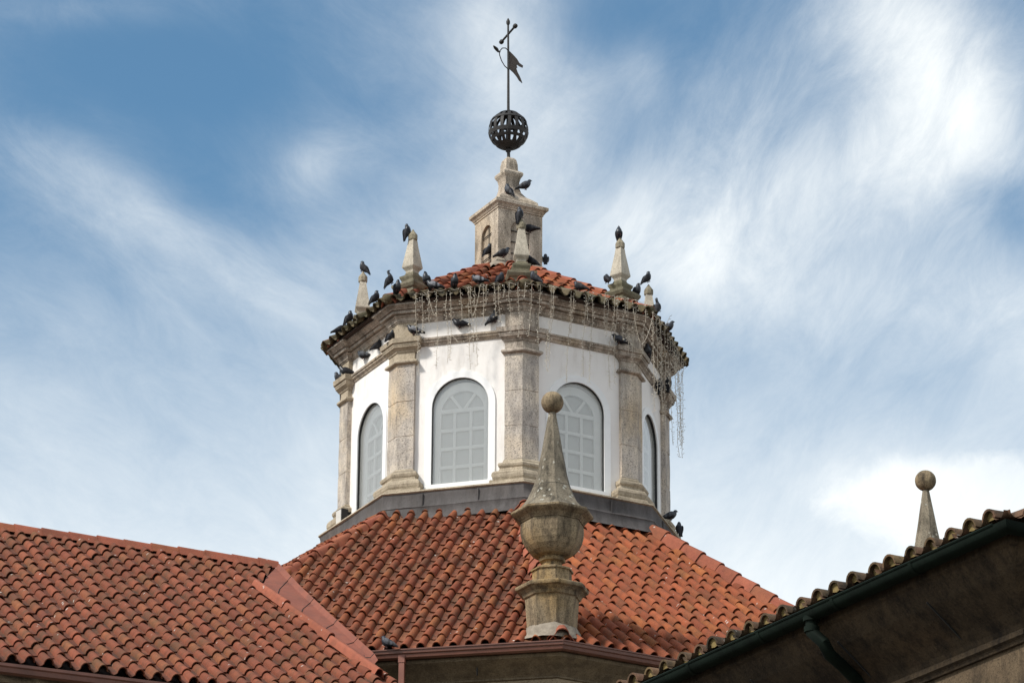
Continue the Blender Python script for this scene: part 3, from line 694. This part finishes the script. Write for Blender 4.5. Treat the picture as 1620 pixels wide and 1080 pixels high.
m = MB(); tile_field(m, EO, tW, sW, nW, -8, 6, 0, span_up, seed=61, w=.262, L=.425, barrel=.074)
m.build('tiled_slope', [TILE_W, PAN_W], wroof, smooth=50, clip=[(RW, sW), (vL0, wcl)], recalc=False)
m.build('tiled_slope', [TILE_W, PAN_W], wroof, smooth=50, clip=[(RW, sW), (vL0, -wcl), (top0, tcl)], recalc=False)
m = MB(); ridge_run(m, RW2+nW*.06, RW+nW*.06+tW*.05, up3, seed=9, r=.085, wing=.05, L=.46, flat=.6, st=.55); m.build('ridge', [RIDGE], wroof, smooth=50, recalc=False)
# valley sheet between wing and drum roofs
def WPt(px, py, h): return hit(px, py, VW+nW*h, nW)
m = MB()
ed = [(436, 898), (468, 932), (514, 975), (553, 1010), (586, 1040), (592, 1050)]; el_ = [(408, 926), (444, 957), (490, 990), (532, 1018), (566, 1040), (584, 1054)]
rows_ = []
for (x0, y0), (x1, y1) in zip(el_, ed):
    rows_.append([WPt(x0, y0, .02), WPt(x0+3, y0-1, .075), WPt(x0+10, y0-5, .055), WPt((x0+x1)/2, (y0+y1)/2, .05), WPt(x1, y1, .07), WPt(x1+6, y1-7, .15)])
m.loft(rows_, False, False, closed=False); m.build('valley_sheet', [VALLEY], wroof, smooth=40)
for q in range(3, 14, 3):
    pass
m = MB()
for u in (.12, .30, .47, .64, .80):
    i0 = min(int(u*5), 4); fr_ = u*5-i0
    a = [Vector(x).lerp(Vector(y), fr_)+nW*.006 for x, y in zip(rows_[i0], rows_[i0+1])]
    m = MB(); m.tube(a[2:6], .006, 4); m.build('sheet_lap', [GASKET], wroof)
# edge tiles laid along the sheet
m = MB(); ridge_run(m, WPt(598, 1066, .09), WPt(404, 922, .09), up3, seed=11, r=.055, wing=.02, L=1.9, flat=.9); m.build('valley_edge_tiles', [RIDGE], wroof, smooth=50, recalc=False)
EL_ = EO-tW*8; ER_ = EO+tW*3.0
m = MB(); zW = EO.z
sweep(m, [(EL_.x, EL_.y), (ER_.x, ER_.y)], [(.03, zW-.09), (.03, zW-.22), (.10, zW-.23), (.15, zW-.21), (.16, zW-.15), (.18, zW-.13), (.18, zW-.09), (.15, zW-.09), (.14, zW-.16), (.05, zW-.18)]); m.build('gutter', [GUT], wing, smooth=25)
m = MB(); sweep(m, [(EL_.x, EL_.y), (ER_.x, ER_.y)], [(-.02, zW-.10), (-.02, zW-.30), (-.15, zW-.36), (-.22, zW-.45), (-.6, zW-.45), (-.6, zW-.10)]); m.build('cornice', [STONE_D], wing)
m = MB(); a_, b_ = EL_-nhW*.3, ER_-nhW*.3; c_, d_ = b_-nhW*9, a_-nhW*9
m.loft([[Vector((q.x, q.y, z)) for q in (a_, b_, c_, d_)] for z in (-25.2, zW-.4)]); m.build('wing_wall', [STONE_DW], wing)

# ------------------------------------------------------------------ big urn finials on the drum's corners
def make_finial():
    o = empty("urn_finial", (0, 0, 0)); a0 = radians(8.5)
    def L(prof, name, mat, sm=0, seg=8):
        m = MB(); m.lathe((0, 0, 0), prof, seg, a0); return m.build(name, [mat], o, smooth=sm)
    L([(.37, -.30), (.385, .10), (.405, .42), (.42, .62), (.425, .635), (.45, .65), (.47, .70), (.52, .745), (.565, .765), (.575, .79), (.575, .815), (.54, .835), (.34, .87)], 'pedestal', STONE_F)
    L([(.312, .83), (.308, 1.085), (.335, 1.09), (.335, 1.115), (.28, 1.14), (.165, 1.16), (.152, 1.235), (.165, 1.245), (.205, 1.26), (.212, 1.30), (.19, 1.32), (.20, 1.33)], 'stem', STONE_F)
    L([(.205, 1.33), (.29, 1.355), (.36, 1.405), (.42, 1.475), (.465, 1.56), (.492, 1.66), (.50, 1.75), (.497, 1.83), (.485, 1.875)], 'bowl', STONE_F)
    L([(.47, 1.865), (.505, 1.868), (.51, 1.885), (.525, 1.90), (.55, 1.93), (.60, 1.96), (.638, 1.985), (.65, 2.0), (.65, 2.03), (.60, 2.045)], 'rim', STONE_F)
    L([(.625, 2.03), (.55, 2.07), (.475, 2.145), (.40, 2.25), (.335, 2.385), (.28, 2.53), (.235, 2.70), (.205, 2.88), (.165, 3.09), (.125, 3.33), (.09, 3.53), (.058, 3.72)], 'spire', STONE_S, 0)
    m = MB(); m.lathe((0, 0, 0), [(.300, 2.475), (.306, 2.47), (.303, 2.462), (.296, 2.465)], 8, a0); m.build('spire_joint', [GASKET], o)
    m = MB(); seg = 20; m.lathe((0, 0, 3.895), [(.177*cos(radians(e)), .177*sin(radians(e))) for e in range(-85, 90, 10)], seg); m.build('ball', [STONE_F], o, smooth=60)
    return o
FB = Vector((.735, -8.43, -6.95))
f1 = make_finial(); f1.location = (FB.x, FB.y, FB.z+ZO)
tag(f1, 'large octagonal urn finial with lichened spire at the gutter corner before the lantern', 'finial', 'urn finials on the drum corners')
f2 = copy_tree(f1); p2 = FB+tR*7.13; f2.location = (p2.x, p2.y, p2.z+ZO)
tag(f2, 'far stone finial whose ball and spire rise behind the dark eave at the right', 'finial', 'urn finials on the drum corners')
for P in (FB, p2):
    m = MB(); rr = random.Random(8)
    m.loft([[P+Vector((r*(1+rr.uniform(-.08, .08))*sin(PHI+q*pi/8), -r*(1+rr.uniform(-.08, .08))*cos(PHI+q*pi/8), z+rr.uniform(-.02, .02)-(.33 if cos(PHI+q*pi/8) > .3 and r > .5 else 0)*0)) for q in range(16)] for r, z in ((.49, -.06), (.455, .02), (.42, .10), (.375, .17))], False, False)
    m.build('mortar_collar', [MORTAR], droof, smooth=60)

# ------------------------------------------------------------------ dark building at the right with the green gutter
side = tag(empty('side_building', (5, -33, -25.2)), 'dark shaded stone building at lower right with lichened eave tiles and green gutter', 'building')
ZR = -14.51
L1_ = hit(1591, 818, (0, 0, ZR-.02), (0, 0, 1)); L2_ = hit(1059, 1060, (0, 0, ZR-.02), (0, 0, 1)); u_ = (L2_-L1_).normalized(); u_.z = 0; nu = Vector((u_.y, -u_.x, 0)); nu = nu if nu.x < 0 else -nu
v_ = -nu; nv = -u_; P1 = L1_-(nu+nv)*.163; P1.z = ZR; P2 = P1+u_*6                                          # the eave returns to the right at P1
P0 = P2+u_*6; P3 = P1+v_*8
# path so that outward is the right-hand side: from P0 to P1 to P3
m = MB(); g = [(.085+.078*cos(radians(a)), ZR-.03+.078*sin(radians(a))) for a in range(180, 361, 20)]+[(.085+.066*cos(radians(a)), ZR-.03+.066*sin(radians(a))) for a in range(360, 179, -20)]
pth = [P0.xy, P1.xy, P3.xy]
dd = (P1-P0).normalized(); rh = Vector((dd.y, -dd.x, 0))
flip = rh.dot(nu) < 0
if flip: pth = pth[::-1]
sweep(m, pth, g); m.tube([P0+nu*.163+Vector((0, 0, -.028)), P1+nu*.163+Vector((0, 0, -.028))], .011, 6)
gu = m.build('gutter', [GREEN], side, smooth=40)
m = MB()
for q in range(1, 12):
    c_ = P1+u_*(q*1.05)+nu*.085; rings = []
    for o in (-.02, .02): rings.append([c_+u_*o+nu*.084*cos(radians(a))+Vector((0, 0, -.03+.084*sin(radians(a)))) for a in range(180, 361, 20)])
    m = MB(); m.loft(rings, False, False, closed=False); m.build('gutter_bracket', [GREEN], gu, smooth=40)
CPR = [(.0, ZR+.0), (.0, ZR-.13), (-.03, ZR-.15), (-.06, ZR-.20), (-.13, ZR-.30), (-.24, ZR-.40), (-.36, ZR-.50), (-.43, ZR-.58), (-.45, ZR-.62), (-.43, ZR-.64), (-.43, ZR-.675), (-.455, ZR-.69), (-.47, ZR-.72), (-.9, ZR-.72), (-.9, ZR+.02)]
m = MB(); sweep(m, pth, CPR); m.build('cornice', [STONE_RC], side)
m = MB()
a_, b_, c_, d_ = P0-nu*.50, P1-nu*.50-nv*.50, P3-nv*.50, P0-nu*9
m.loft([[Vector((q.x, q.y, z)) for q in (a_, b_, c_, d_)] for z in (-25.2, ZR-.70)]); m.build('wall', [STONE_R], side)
for q in (1.15, 2.35, 3.6, 4.8):
    m = MB(); m.box(P1+u_*q-nu*.245+Vector((0, 0, -.42)), .012, .44, .012, (u_, (nu+Vector((0, 0, .75))).normalized(), (nu*-.75+up3).normalized())); m.build('cornice_joint', [GASKET], side)
# roof: barrels and channels, seen only at the eave
thS = radians(8); sS = -nu*cos(thS)+Vector((0, 0, sin(thS))); nS = nu*sin(thS)+Vector((0, 0, cos(thS)))
sS2 = -nv*cos(thS)+Vector((0, 0, sin(thS))); nS2 = nv*sin(thS)+Vector((0, 0, cos(thS)))
def barrels(mb, O, t, s, n, cnt, w=.252, rows=3, seed=1):
    rnd = random.Random(seed)
    for i in range(cnt):
        for j in range(rows):
            a = O+t*(i*w+.13)+s*(j*.38-.02+rnd.uniform(-.02, .02))+n*.0; b = a+s*.46
            r0, r1 = .081+rnd.uniform(-.008, .006), .064; tl = rnd.uniform(-.012, .012)
            rings = []
            for P, r, li in ((a, r0-.016, .015), (a-s*.002, r0, .015), (a+s*.06, r0*.97, .01), (b, r1, -.012)):
                rings.append([P+t*(tl+r*cos(pi*q/8))+n*(r*1.05*sin(pi*q/8)+li+.02) for q in range(9)])
            mb.loft(rings, False, False, closed=False)
            mb.loft([[P+t*(tl+(r0-.016)*cos(pi*q/8))+n*((r0-.016)*1.05*sin(pi*q/8)+.035) for q in range(9)] for P in (a, a+s*.2)], False, False, closed=False)
            if j == 0:      # mortar plug set back inside the barrel, with a gap at the bottom
                mb.cur = 1; k_ = rnd.uniform(.02, .05)
                mb.add([a+s*k_+t*(tl+(r0-.016)*cos(pi*q/8))+n*((r0-.016)*1.05*sin(pi*q/8)+.035) for q in range(9)]+[a+s*k_+t*tl+n*(.02+rnd.uniform(.0, .02))], [tuple(range(10))]); mb.cur = 0
            a2 = O+t*(i*w)+s*(j*.38-.04)
            mb.loft([[P+t*(.072*cos(pi+pi*q/6))+n*(.055*sin(pi+pi*q/6)+.045+li) for q in range(7)] for P, li in ((a2, .01), (a2+s*.45, -.01))], False, False, closed=False)
PLUG = plain('lichened_mortar', (.27, .20, .085), .95, .1, 0, .5, 14, .5)
E0 = P1+nu*.06+Vector((0, 0, .03))
m = MB(); barrels(m, E0, u_, sS, nS, 42, rows=3, seed=3)
hv = (nu+nv).normalized().cross(up3)
hv = hv if hv.dot(u_) < 0 else -hv
sr = m.build('eave_tiles', [TILE_O, PLUG], side, smooth=40, clip=[(P1, hv)], recalc=False)
m = MB(); barrels(m, P1+nv*.06+Vector((0, 0, .03))+v_*0, v_, sS2, nS2, 20, rows=3, seed=4)
m.build('eave_tiles', [TILE_O, PLUG], side, smooth=40, clip=[(P1, -hv)], recalc=False)
m = MB(); top = 5.0
rg = [[P0+Vector((0, 0, 0)), P1, P3], [P0+sS*top, P1+sS*top+sS2*top*1.0, P3+sS2*top]]
m.add([p+Vector((0, 0, .0)) for r in rg for p in r], [(0, 1, 4, 3), (1, 2, 5, 4)]); m.build('roof_deck', [DECK], side)
# downpipe with swan neck
q0 = P1+u_*((Vector(hit(1297, 962, P1, nu))-P1).dot(u_))+nu*.085
def away(px, py, off): return hit(px, py, P1+nu*off, nu)
m = MB(); pa = [q0+Vector((0, 0, -.08)), q0+Vector((0, 0, -.20)), away(1303, 1016, .05), away(1312, 1034, -.03), away(1332, 1052, -.18), away(1362, 1082, -.40), away(1378, 1102, -.44)]
pa.append(pa[-1]+Vector((0, 0, -8)))
m.tube(pa, .052, 12)
m.tube([q0+Vector((0, 0, -.155)), q0+Vector((0, 0, -.20))], .064, 12); m.tube([q0+Vector((0, 0, -.06)), q0+Vector((0, 0, -.11))], .07, 12)
m.build('downpipe', [GREEN], side, smooth=50)

# ------------------------------------------------------------------ ground
m = MB(); m.add([(-1500, -1500, -25.236), (1500, -1500, -25.236), (1500, 1500, -25.236), (-1500, 1500, -25.236)], [(0, 1, 2, 3)])
g_ = m.build('ground', [plain('paving', (.17, .155, .135), .9, .2, 0, .4, 1.0)]); tag(g_, kind='structure')

# ------------------------------------------------------------------ pigeons
PG_D = plain('dark_slate_feathers', (.022, .022, .027), .7, .25, 0, .5, 30, .3)
PG_B = plain('blue_grey_feathers', (.075, .08, .095), .7, .4, 0, .35, 30, .3)
PG_N = plain('dark_neck_feathers', (.03, .035, .045), .4, .5, 0, .5, 30, .2)
PG_W = plain('pale_wing_feathers', (.20, .205, .225), .7, .4, 0, .3, 30, .3)
PG_X = plain('black_wing_bar', (.018, .018, .022), .6, .4)
PG_R = plain('pigeon_foot', (.07, .03, .028), .6, .4)
PG_WH = plain('white_feathers', (.62, .60, .56), .6, .4)
def ell(mb, rows, seg=10):
    """rows: (x, z, half width, half height, tilt of the ring) along the body"""
    rings = []
    for x, z, ry, rz, tl in rows:
        rings.append([(x-sin(tl)*rz*sin(2*pi*k/seg), ry*cos(2*pi*k/seg), z+cos(tl)*rz*sin(2*pi*k/seg)) for k in range(seg)])
    mb.loft(rings)
def make_pigeon(kind, dark):
    o = empty('pigeon', (0, 0, -ZO)); m = MB(); gz = -ZO
    tail = [(-.185, -.048, .032, .005, 0), (-.14, -.034, .032, .011, 0), (-.10, -.020, .038, .022, .1), (-.065, -.008, .050, .042, .1), (-.03, .003, .063, .058, .1), (.012, .008, .068, .066, .15), (.046, .016, .060, .062, .35)]
    if kind == 'alert': neck = [(.074, .045, .040, .042, .8), (.086, .075, .028, .030, 1.2), (.092, .105, .024, .025, 1.1), (.104, .130, .026, .026, .5), (.122, .134, .020, .020, .2), (.137, .130, .010, .011, 0), (.147, .127, .005, .006, 0), (.165, .121, .002, .002, 0)]
    else: neck = [(.074, .034, .051, .052, .5), (.088, .052, .043, .044, .8), (.096, .072, .035, .036, .8), (.108, .086, .029, .030, .5), (.126, .087, .021, .022, .1), (.138, .082, .008, .009, 0), (.154, .076, .002, .002, 0)]
    r = tail+neck; ell(m, r)
    n = len(r); seg = 10; m.k = []
    for i in range(n-1): m.k += [2 if i >= n-3 else (1 if i >= 6 else 0)]*seg
    m.k += [0, 2]
    m.v = [(x, y, z+gz) for x, y, z in m.v]
    b = m.build('body', [PG_D if dark else PG_B, PG_N, PG_X], o, smooth=70)
    for sg in (-1, 1):
        m = MB(); R = []
        for x, z, w_, h_, off in ((.062, .030, .004, .018, .050), (.045, .024, .012, .036, .054), (.01, .014, .013, .046, .056), (-.03, .004, .012, .042, .052), (-.065, -.006, .010, .034, .044), (-.10, -.016, .008, .024, .034), (-.14, -.028, .006, .013, .024), (-.185, -.042, .003, .004, .014)):
            R.append([(x, sg*off+w_*cos(2*pi*k/8), z+.012+gz+h_*sin(2*pi*k/8)-sg*0) for k in range(8)])
        m.loft(R); m.k = sum([[([0, 0, 0, 1, 0, 1, 1][i])]*8 for i in range(7)], [])+[0, 1]
        m.build('wing', [PG_D if dark == 1 else (PG_B if dark == 2 else PG_W), PG_X], o, smooth=70)
        m = MB(); m.tube([(.012, sg*.022, -.045+gz), (.006, sg*.024, -.068+gz)], [.012, .006], 6)
        for a in (-.6, 0, .6, pi): m.tube([(.006, sg*.024, -.068+gz), (.006+.025*cos(a), sg*.024+.025*sin(a), -.073+gz)], [.004, .003], 5)
        m.build('leg', [PG_R], o)
    return o
PROTO = {}
def pigeon(px, py, P0, N, yaw, pitch, label, kind='alert', dark=1, size=1.0, roll=0):
    """yaw: 0 looks right in the picture, 180 left, -90 towards the camera; pitch: nose up"""
    key = (kind, dark)
    if key in PROTO: o = copy_tree(PROTO[key])
    else: o = make_pigeon(kind, dark); PROTO[key] = o
    p = hit(px, py, P0, N); o.location = (p.x, p.y, p.z+ZO)
    o.rotation_euler = (Matrix.Rotation(radians(yaw), 3, 'Z') @ Matrix.Rotation(radians(-pitch), 3, 'Y') @ Matrix.Rotation(radians(roll), 3, 'X')).to_euler()
    o.scale = (size*1.02,)*3; tag(o, label, 'pigeon', 'pigeons perched on the lantern and its roofs'); return o
def wallp(i, ap): az = PHI+pi/8+i*pi/4; n = hz_n(az); return n*ap, n
def thru(p): return Vector(p), Vector((0, 1, 0))
EA2 = EA+.02
pv = lambda k: thru(PINS[k])
B = [
 (576, 425, pv(-2), 150, 35, 'pigeon perched on the tip of the leftmost pinnacle, tail hanging down right', 'hunch', 1),
 (616, 444, wallp(-2, EA+.02), 25, 48, 'pigeon standing upright left of the second pinnacle, above the mossy corner tile', 'alert', 1),
 (628, 457, wallp(-1, EA+.0), -70, 30, 'hunched dark pigeon pressed against the foot of the second pinnacle', 'hunch', 1),
 (593, 472, wallp(-2, EA+.02), 30, 38, 'pigeon on the left eave right of the leftmost pinnacle, tail pointing down left', 'hunch', 1),
 (552, 504, wallp(-2, EA+.0), 35, 42, 'pigeon on the left eave below the leftmost pinnacle', 'hunch', 1),
 (538, 522, wallp(-2, EA+.0), 20, 10, 'pigeon crouching lowest on the left eave tiles', 'hunch', 1),
 (675, 444, wallp(-1, EA-.1), -120, 30, 'dark pigeon just right of the second pinnacle base, back turned', 'hunch', 1),
 (687, 452, wallp(-1, EA-.02), 170, 0, 'pale barred pigeon lying on the front left eave beside the dark one', 'hunch', 3),
 (719, 447, wallp(-1, EA-.02), -80, 25, 'small dark pigeon facing out from the middle of the front left eave', 'hunch', 1),
 (758, 443, wallp(-1, EA-.05), 160, 0, 'grey pigeon with pale wing resting on the front left roof tiles', 'hunch', 3),
 (791, 441, wallp(-1, EA-.05), 60, 25, 'dark pigeon on the eave left of the front pinnacle', 'hunch', 1),
 (656, 523, wallp(-1, AP+.07), 175, 2, 'light grey pigeon with black wing bars on the second pilaster capital', 'hunch', 3),
 (728, 512, wallp(-1, AW+.06), 170, -2, 'dark pigeon sitting on the string course over the front left window', 'hunch', 1),
 (780, 504, wallp(-1, AW+.06), 5, 30, 'grey pigeon standing on the string course beside the central pilaster, facing right', 'alert', 2),
 (618, 533, wallp(-2, AP+.05), 50, 30, 'uppermost of three pigeons in a row on the left string course', 'hunch', 1),
 (597, 547, wallp(-2, AW+.06), 30, 25, 'middle of three pigeons in a row on the left string course', 'hunch', 1),
 (576, 562, wallp(-2, AW+.06), 150, 0, 'lowest of three pigeons in a row on the left string course', 'hunch', 2),
 (548, 588, wallp(-2, AP+.02), 175, 0, 'black pigeon lying on top of the leftmost pilaster capital', 'hunch', 1),
 (537, 599, wallp(-3, AP+.02), 150, 20, 'pigeon peeking out from behind the leftmost pilaster capital', 'hunch', 1),
 (772, 397, (KP(3, -.25, H+.02, 2.8), hz_n(KA-pi/2)), 40, 35, 'dark pigeon in the left arched recess of the pedestal', 'hunch', 1),
 (795, 401, (KP(0, -.55, H+.15, 2.8), hz_n(KA)), 0, 8, 'pigeon standing at the foot of the pedestal corner, facing right', 'hunch', 1),
 (842, 414, thru(pt(PRR-.1, 1.6, PHI)), 150, 20, 'dark pigeon on the upper ledge of the front pinnacle, tail to the right', 'hunch', 1),
 (847, 440, wallp(0, EA+.0), 145, 25, 'dark pigeon on the eave right of the front pinnacle', 'hunch', 1),
 (918, 454, wallp(0, EA-.05), 150, 10, 'lone pigeon on the front right eave tiles between the two pinnacles', 'hunch', 1),
 (863, 412, thru((.7, .3, 2.6)), 90, 30, 'small pigeon peeping out behind the right edge of the pedestal', 'hunch', 1),
 (961, 442, pv(1), 100, 15, 'pigeon at the left end of the ledge under the tall right pinnacle', 'hunch', 1),
 (1023, 441, pv(2), 30, 35, 'pigeon perched on the tip of the rightmost small pinnacle', 'hunch', 1),
 (1007, 462, thru(pt(PRR-.2, 1.5, PHI+pi/4)), -60, 25, 'pigeon behind the right end of the ledge under the tall right pinnacle', 'hunch', 1),
 (1040, 488, wallp(1, EA+.05), 60, 50, 'pigeon on the right eave with its beak pointing up at the sky', 'alert', 1),
 (980, 538, wallp(0, AP+.07), -170, 5, 'barred pigeon behind the light strings on the fourth pilaster capital', 'hunch', 2),
 (1025, 557, wallp(1, AW+.08), -100, 20, 'round dark pigeon facing outwards on the right string course', 'hunch', 1),
 (1057, 608, wallp(1, AP+.10), 80, 55, 'dark pigeon outside the rightmost pilaster capital, under the eave', 'hunch', 1),
 (1044, 612, wallp(1, AP+.05), 60, 50, 'dark pigeon inside the rightmost pilaster capital, under the eave', 'hunch', 1),
 (1056, 519, wallp(1, EA+.05), -20, 10, 'pale pigeon on the right eave tiles among the light strings', 'hunch', 3),
 (805, 302, (KP(0, -.2, .32, 4.1), hz_n(KA)), 140, 35, 'pigeon on the shoulder of the pedestal cap, tail down to the right', 'hunch', 2),
 (830, 294, (KP(0, .15, .28, 4.2), hz_n(KA)), 5, 10, 'pigeon on the shoulder of the pedestal cap, facing right', 'hunch', 2),
 (822, 341, thru(PINS[0]+Vector((0, -.02, 0))), 50, 55, 'pigeon clinging to the tip of the front pinnacle before the pedestal', 'hunch', 1),
 (839, 362, thru(PINS[0]+Vector((0, .12, 0))), 160, -5, 'pigeon landing behind the knob of the front pinnacle', 'hunch', 1),
 (644, 368, pv(-1), 40, 58, 'pigeon on the knob of the second pinnacle, against the open sky', 'hunch', 1),
 (979, 371, pv(1), -90, 60, 'brownish pigeon sitting upright on the knob of the tall right pinnacle', 'hunch', 1),
 (614, 1017, (C0+nL*.12, nL), 150, 12, 'slate grey pigeon on the big roof just above the left gutter', 'hunch', 2),
 (1060, 816, wallp(1, AP+.3), 10, 5, 'pigeon on the curb below the rightmost pilaster', 'hunch', 2),
 (1075, 838, wallp(1, AP+.5), 100, 40, 'dark pigeon on the right hip below the lantern curb', 'hunch', 1),
]
for b in B:
    pigeon(b[0], b[1], b[2][0], b[2][1], b[3], b[4], b[5], b[6], b[7])

# ------------------------------------------------------------------ icicle light strings along the eave
def light_string(face, tops, label, swags=()):
    az = PHI+pi/8+face*pi/4; n = hz_n(az); P0 = n*(EA+.06)
    root = tag(empty('icicle_light_string', tuple(hit(tops[0][0], tops[0][1], P0, n))), label, 'light string', 'icicle light strings along the lantern eave')
    rnd = random.Random(face+30); m = MB(); line = []
    for x, y, ln in tops:
        p = hit(x, y, P0, n); line.append(p)
    for a, b in zip(line, line[1:]):
        mid = (a+b)/2+Vector((0, 0, -.03)); m.tube([a, mid, b], .0045, 4, False)
    m.build('eave_wire', [WIRE], root)
    for (x, y, ln), p in zip(tops, line):
        m = MB(); q = Vector(p); pts = [q]; tot = 0; dr = Vector((rnd.uniform(-.02, .02), rnd.uniform(-.01, .01), 0)); kink = rnd.uniform(-.10, .10)
        while tot < ln:
            st_ = .05; f = tot/ln
            q = q+Vector((rnd.uniform(-.007, .007)+kink*.05*(1 if f < .3 else -.1)*az*0+kink*.012, rnd.uniform(-.006, .006), -st_)); q = q+(-n*(.012 if f > .25 and f < .6 and face < 1 else 0))
            pts.append(q); tot += st_
        m.tube(pts, .0037, 4, False)
        for a in pts[1:]:
            for r_ in range(1 if rnd.random() < .75 else 2):
                d = Vector((rnd.uniform(-1, 1), rnd.uniform(-1, 1), rnd.uniform(-.6, .8))).normalized(); L_ = rnd.uniform(.018, .042)
                m.cur = 0; m.tube([a, a+d*L_], .0024, 3, False); m.cur = 1
                m.tube([a+d*L_, a+d*(L_+.018)], [.0068, .004], 4); m.cur = 0
        m.build('light_strand', [WIRE, BULB], root)
    for (x0, y0, x1, y1) in swags:
        m = MB(); a = hit(x0, y0, P0, n); b = hit(x1, y1, P0, n); pts = []
        for k in range(9): f = k/8; pts.append(a.lerp(b, f)+Vector((0, 0, -.10*sin(pi*f))))
        m.tube(pts, .0045, 4, False)
        for a_ in pts:
            d = Vector((rnd.uniform(-1, 1), rnd.uniform(-1, 1), rnd.uniform(-1, 1))).normalized(); m.tube([a_, a_+d*.04], .0045, 3, False)
        m.build('swag', [WIRE], root)
light_string(-1, [(658, 463, 1.5), (669, 462, .75), (677, 461, .55), (690, 459, 1.45), (706, 457, 1.35), (712, 457, 1.3), (728, 455, .55), (741, 453, 1.5), (744, 453, 1.2), (751, 452, 1.45), (765, 450, .7), (770, 450, .35), (782, 448, .55), (788, 448, .7), (799, 447, .25), (806, 447, .9), (820, 446, 1.0)],
    'light string hanging over the front left face of the lantern, from second to central pilaster', [(760, 450, 748, 500), (715, 530, 742, 536), (677, 462, 690, 500)])
light_string(0, [(831, 446, .3), (841, 448, .95), (855, 450, 1.1), (873, 452, 1.55), (876, 453, 1.5), (904, 457, 1.7), (908, 458, .8), (927, 460, 1.55), (931, 460, .5), (938, 462, 1.65), (958, 465, .55), (962, 466, .75), (972, 467, 1.7), (977, 468, 1.6), (989, 470, .8), (993, 471, 1.0), (1007, 474, 1.2), (1021, 478, 1.0)],
    'light string hanging over the front right face of the lantern, from central to fourth pilaster', [(1000, 474, 1012, 540)])
light_string(1, [(1033, 492, 1.9), (1038, 497, 1.6), (1043, 503, 2.0), (1046, 508, 1.5), (1052, 515, 1.9), (1057, 522, 1.1), (1060, 530, 2.1), (1064, 536, 1.4), (1067, 542, 2.2), (1071, 550, 1.0), (1072, 552, 2.1), (1074, 556, 1.7), (1078, 562, 1.75), (1081, 568, 1.65)],
    'light string bunched along the right face of the lantern, its ends dangling against the sky', [(1033, 500, 1015, 545), (1045, 510, 1060, 500)])

# ------------------------------------------------------------------ floodlight and cables at the left foot of the lantern
fp = hit(541, 818, hz_n(PHI-pi/2+.2)*(AP+.30), Vector((0, 1, 0)))
fl = tag(empty('floodlight', tuple(fp)), 'small square black floodlight with pale glass at the left foot of the lantern', 'floodlight')
fa_ = (Vector((.86, -.5, 0)), Vector((-.5, -.86, 0)).normalized(), up3)
fa_ = (Vector((.55, -.83, 0)).normalized(), Vector((-.83, -.55, 0)).normalized(), up3)
m = MB(); m.box(fp, .20, .13, .27, fa_); m.box(fp-fa_[1]*.10, .12, .08, .18, fa_)
for z in (-.09, -.03, .03, .09): m.box(fp-fa_[1]*.10+Vector((0, 0, z)), .19, .09, .010, fa_)
m.build('housing', [CABLE], fl)
m = MB(); m.box(fp+fa_[1]*.068, .165, .012, .235, fa_); m.build('glass', [plain('floodlight_glass', (.60, .57, .52), .15, .6, 0, .15)], fl)
m = MB(); m.box(fp-fa_[1]*.06+Vector((0, 0, -.155)), .24, .03, .02, fa_); m.tube([fp-fa_[1]*.08, fp-fa_[1]*.22+Vector((.1, .05, 0)), fp+Vector((.34, .12, 0))], .022, 6); m.build('bracket', [CABLE], fl)
m = MB(); q = lambda x, y, d=0: hit(x, y, pt(RP+.02+d, 0, PHI-pi/2), Vector((0, 1, 0)))
m.tube([q(538.5, 523, .2), q(538, 560, .2), q(538, 600, .18), q(538.5, 640, .05), q(539, 690, .03), q(541, 740, .03), q(543.5, 775, .05), q(546, 797, .1), q(545, 806, .2)], .012, 6)
c1 = m.build('cable', [CABLE], None); tag(c1, 'thin dark cable running down the leftmost pilaster to the floodlight', 'cable')
m = MB(); P_ = fp
m.tube([P_+Vector((.03, 0, -.14)), P_+Vector((.02, .02, -.26)), P_+Vector((-.08, .0, -.38)), P_+Vector((-.16, 0, -.46)), P_+Vector((-.30, 0, -.60))], .014, 6)
m.tube([P_+Vector((.14, 0, -.10)), P_+Vector((.10, .02, -.24)), P_+Vector((-.04, .0, -.34)), P_+Vector((-.12, 0, -.42))], .014, 6)
m.tube([P_+Vector((-.02, .05, -.36)), P_+Vector((-.14, .0, -.42)), P_+Vector((-.20, 0, -.48))], .035, 6)
c2 = m.build('cable', [CABLE], None); tag(c2, 'loops of black cable hanging below the floodlight by the lead curb', 'cable')
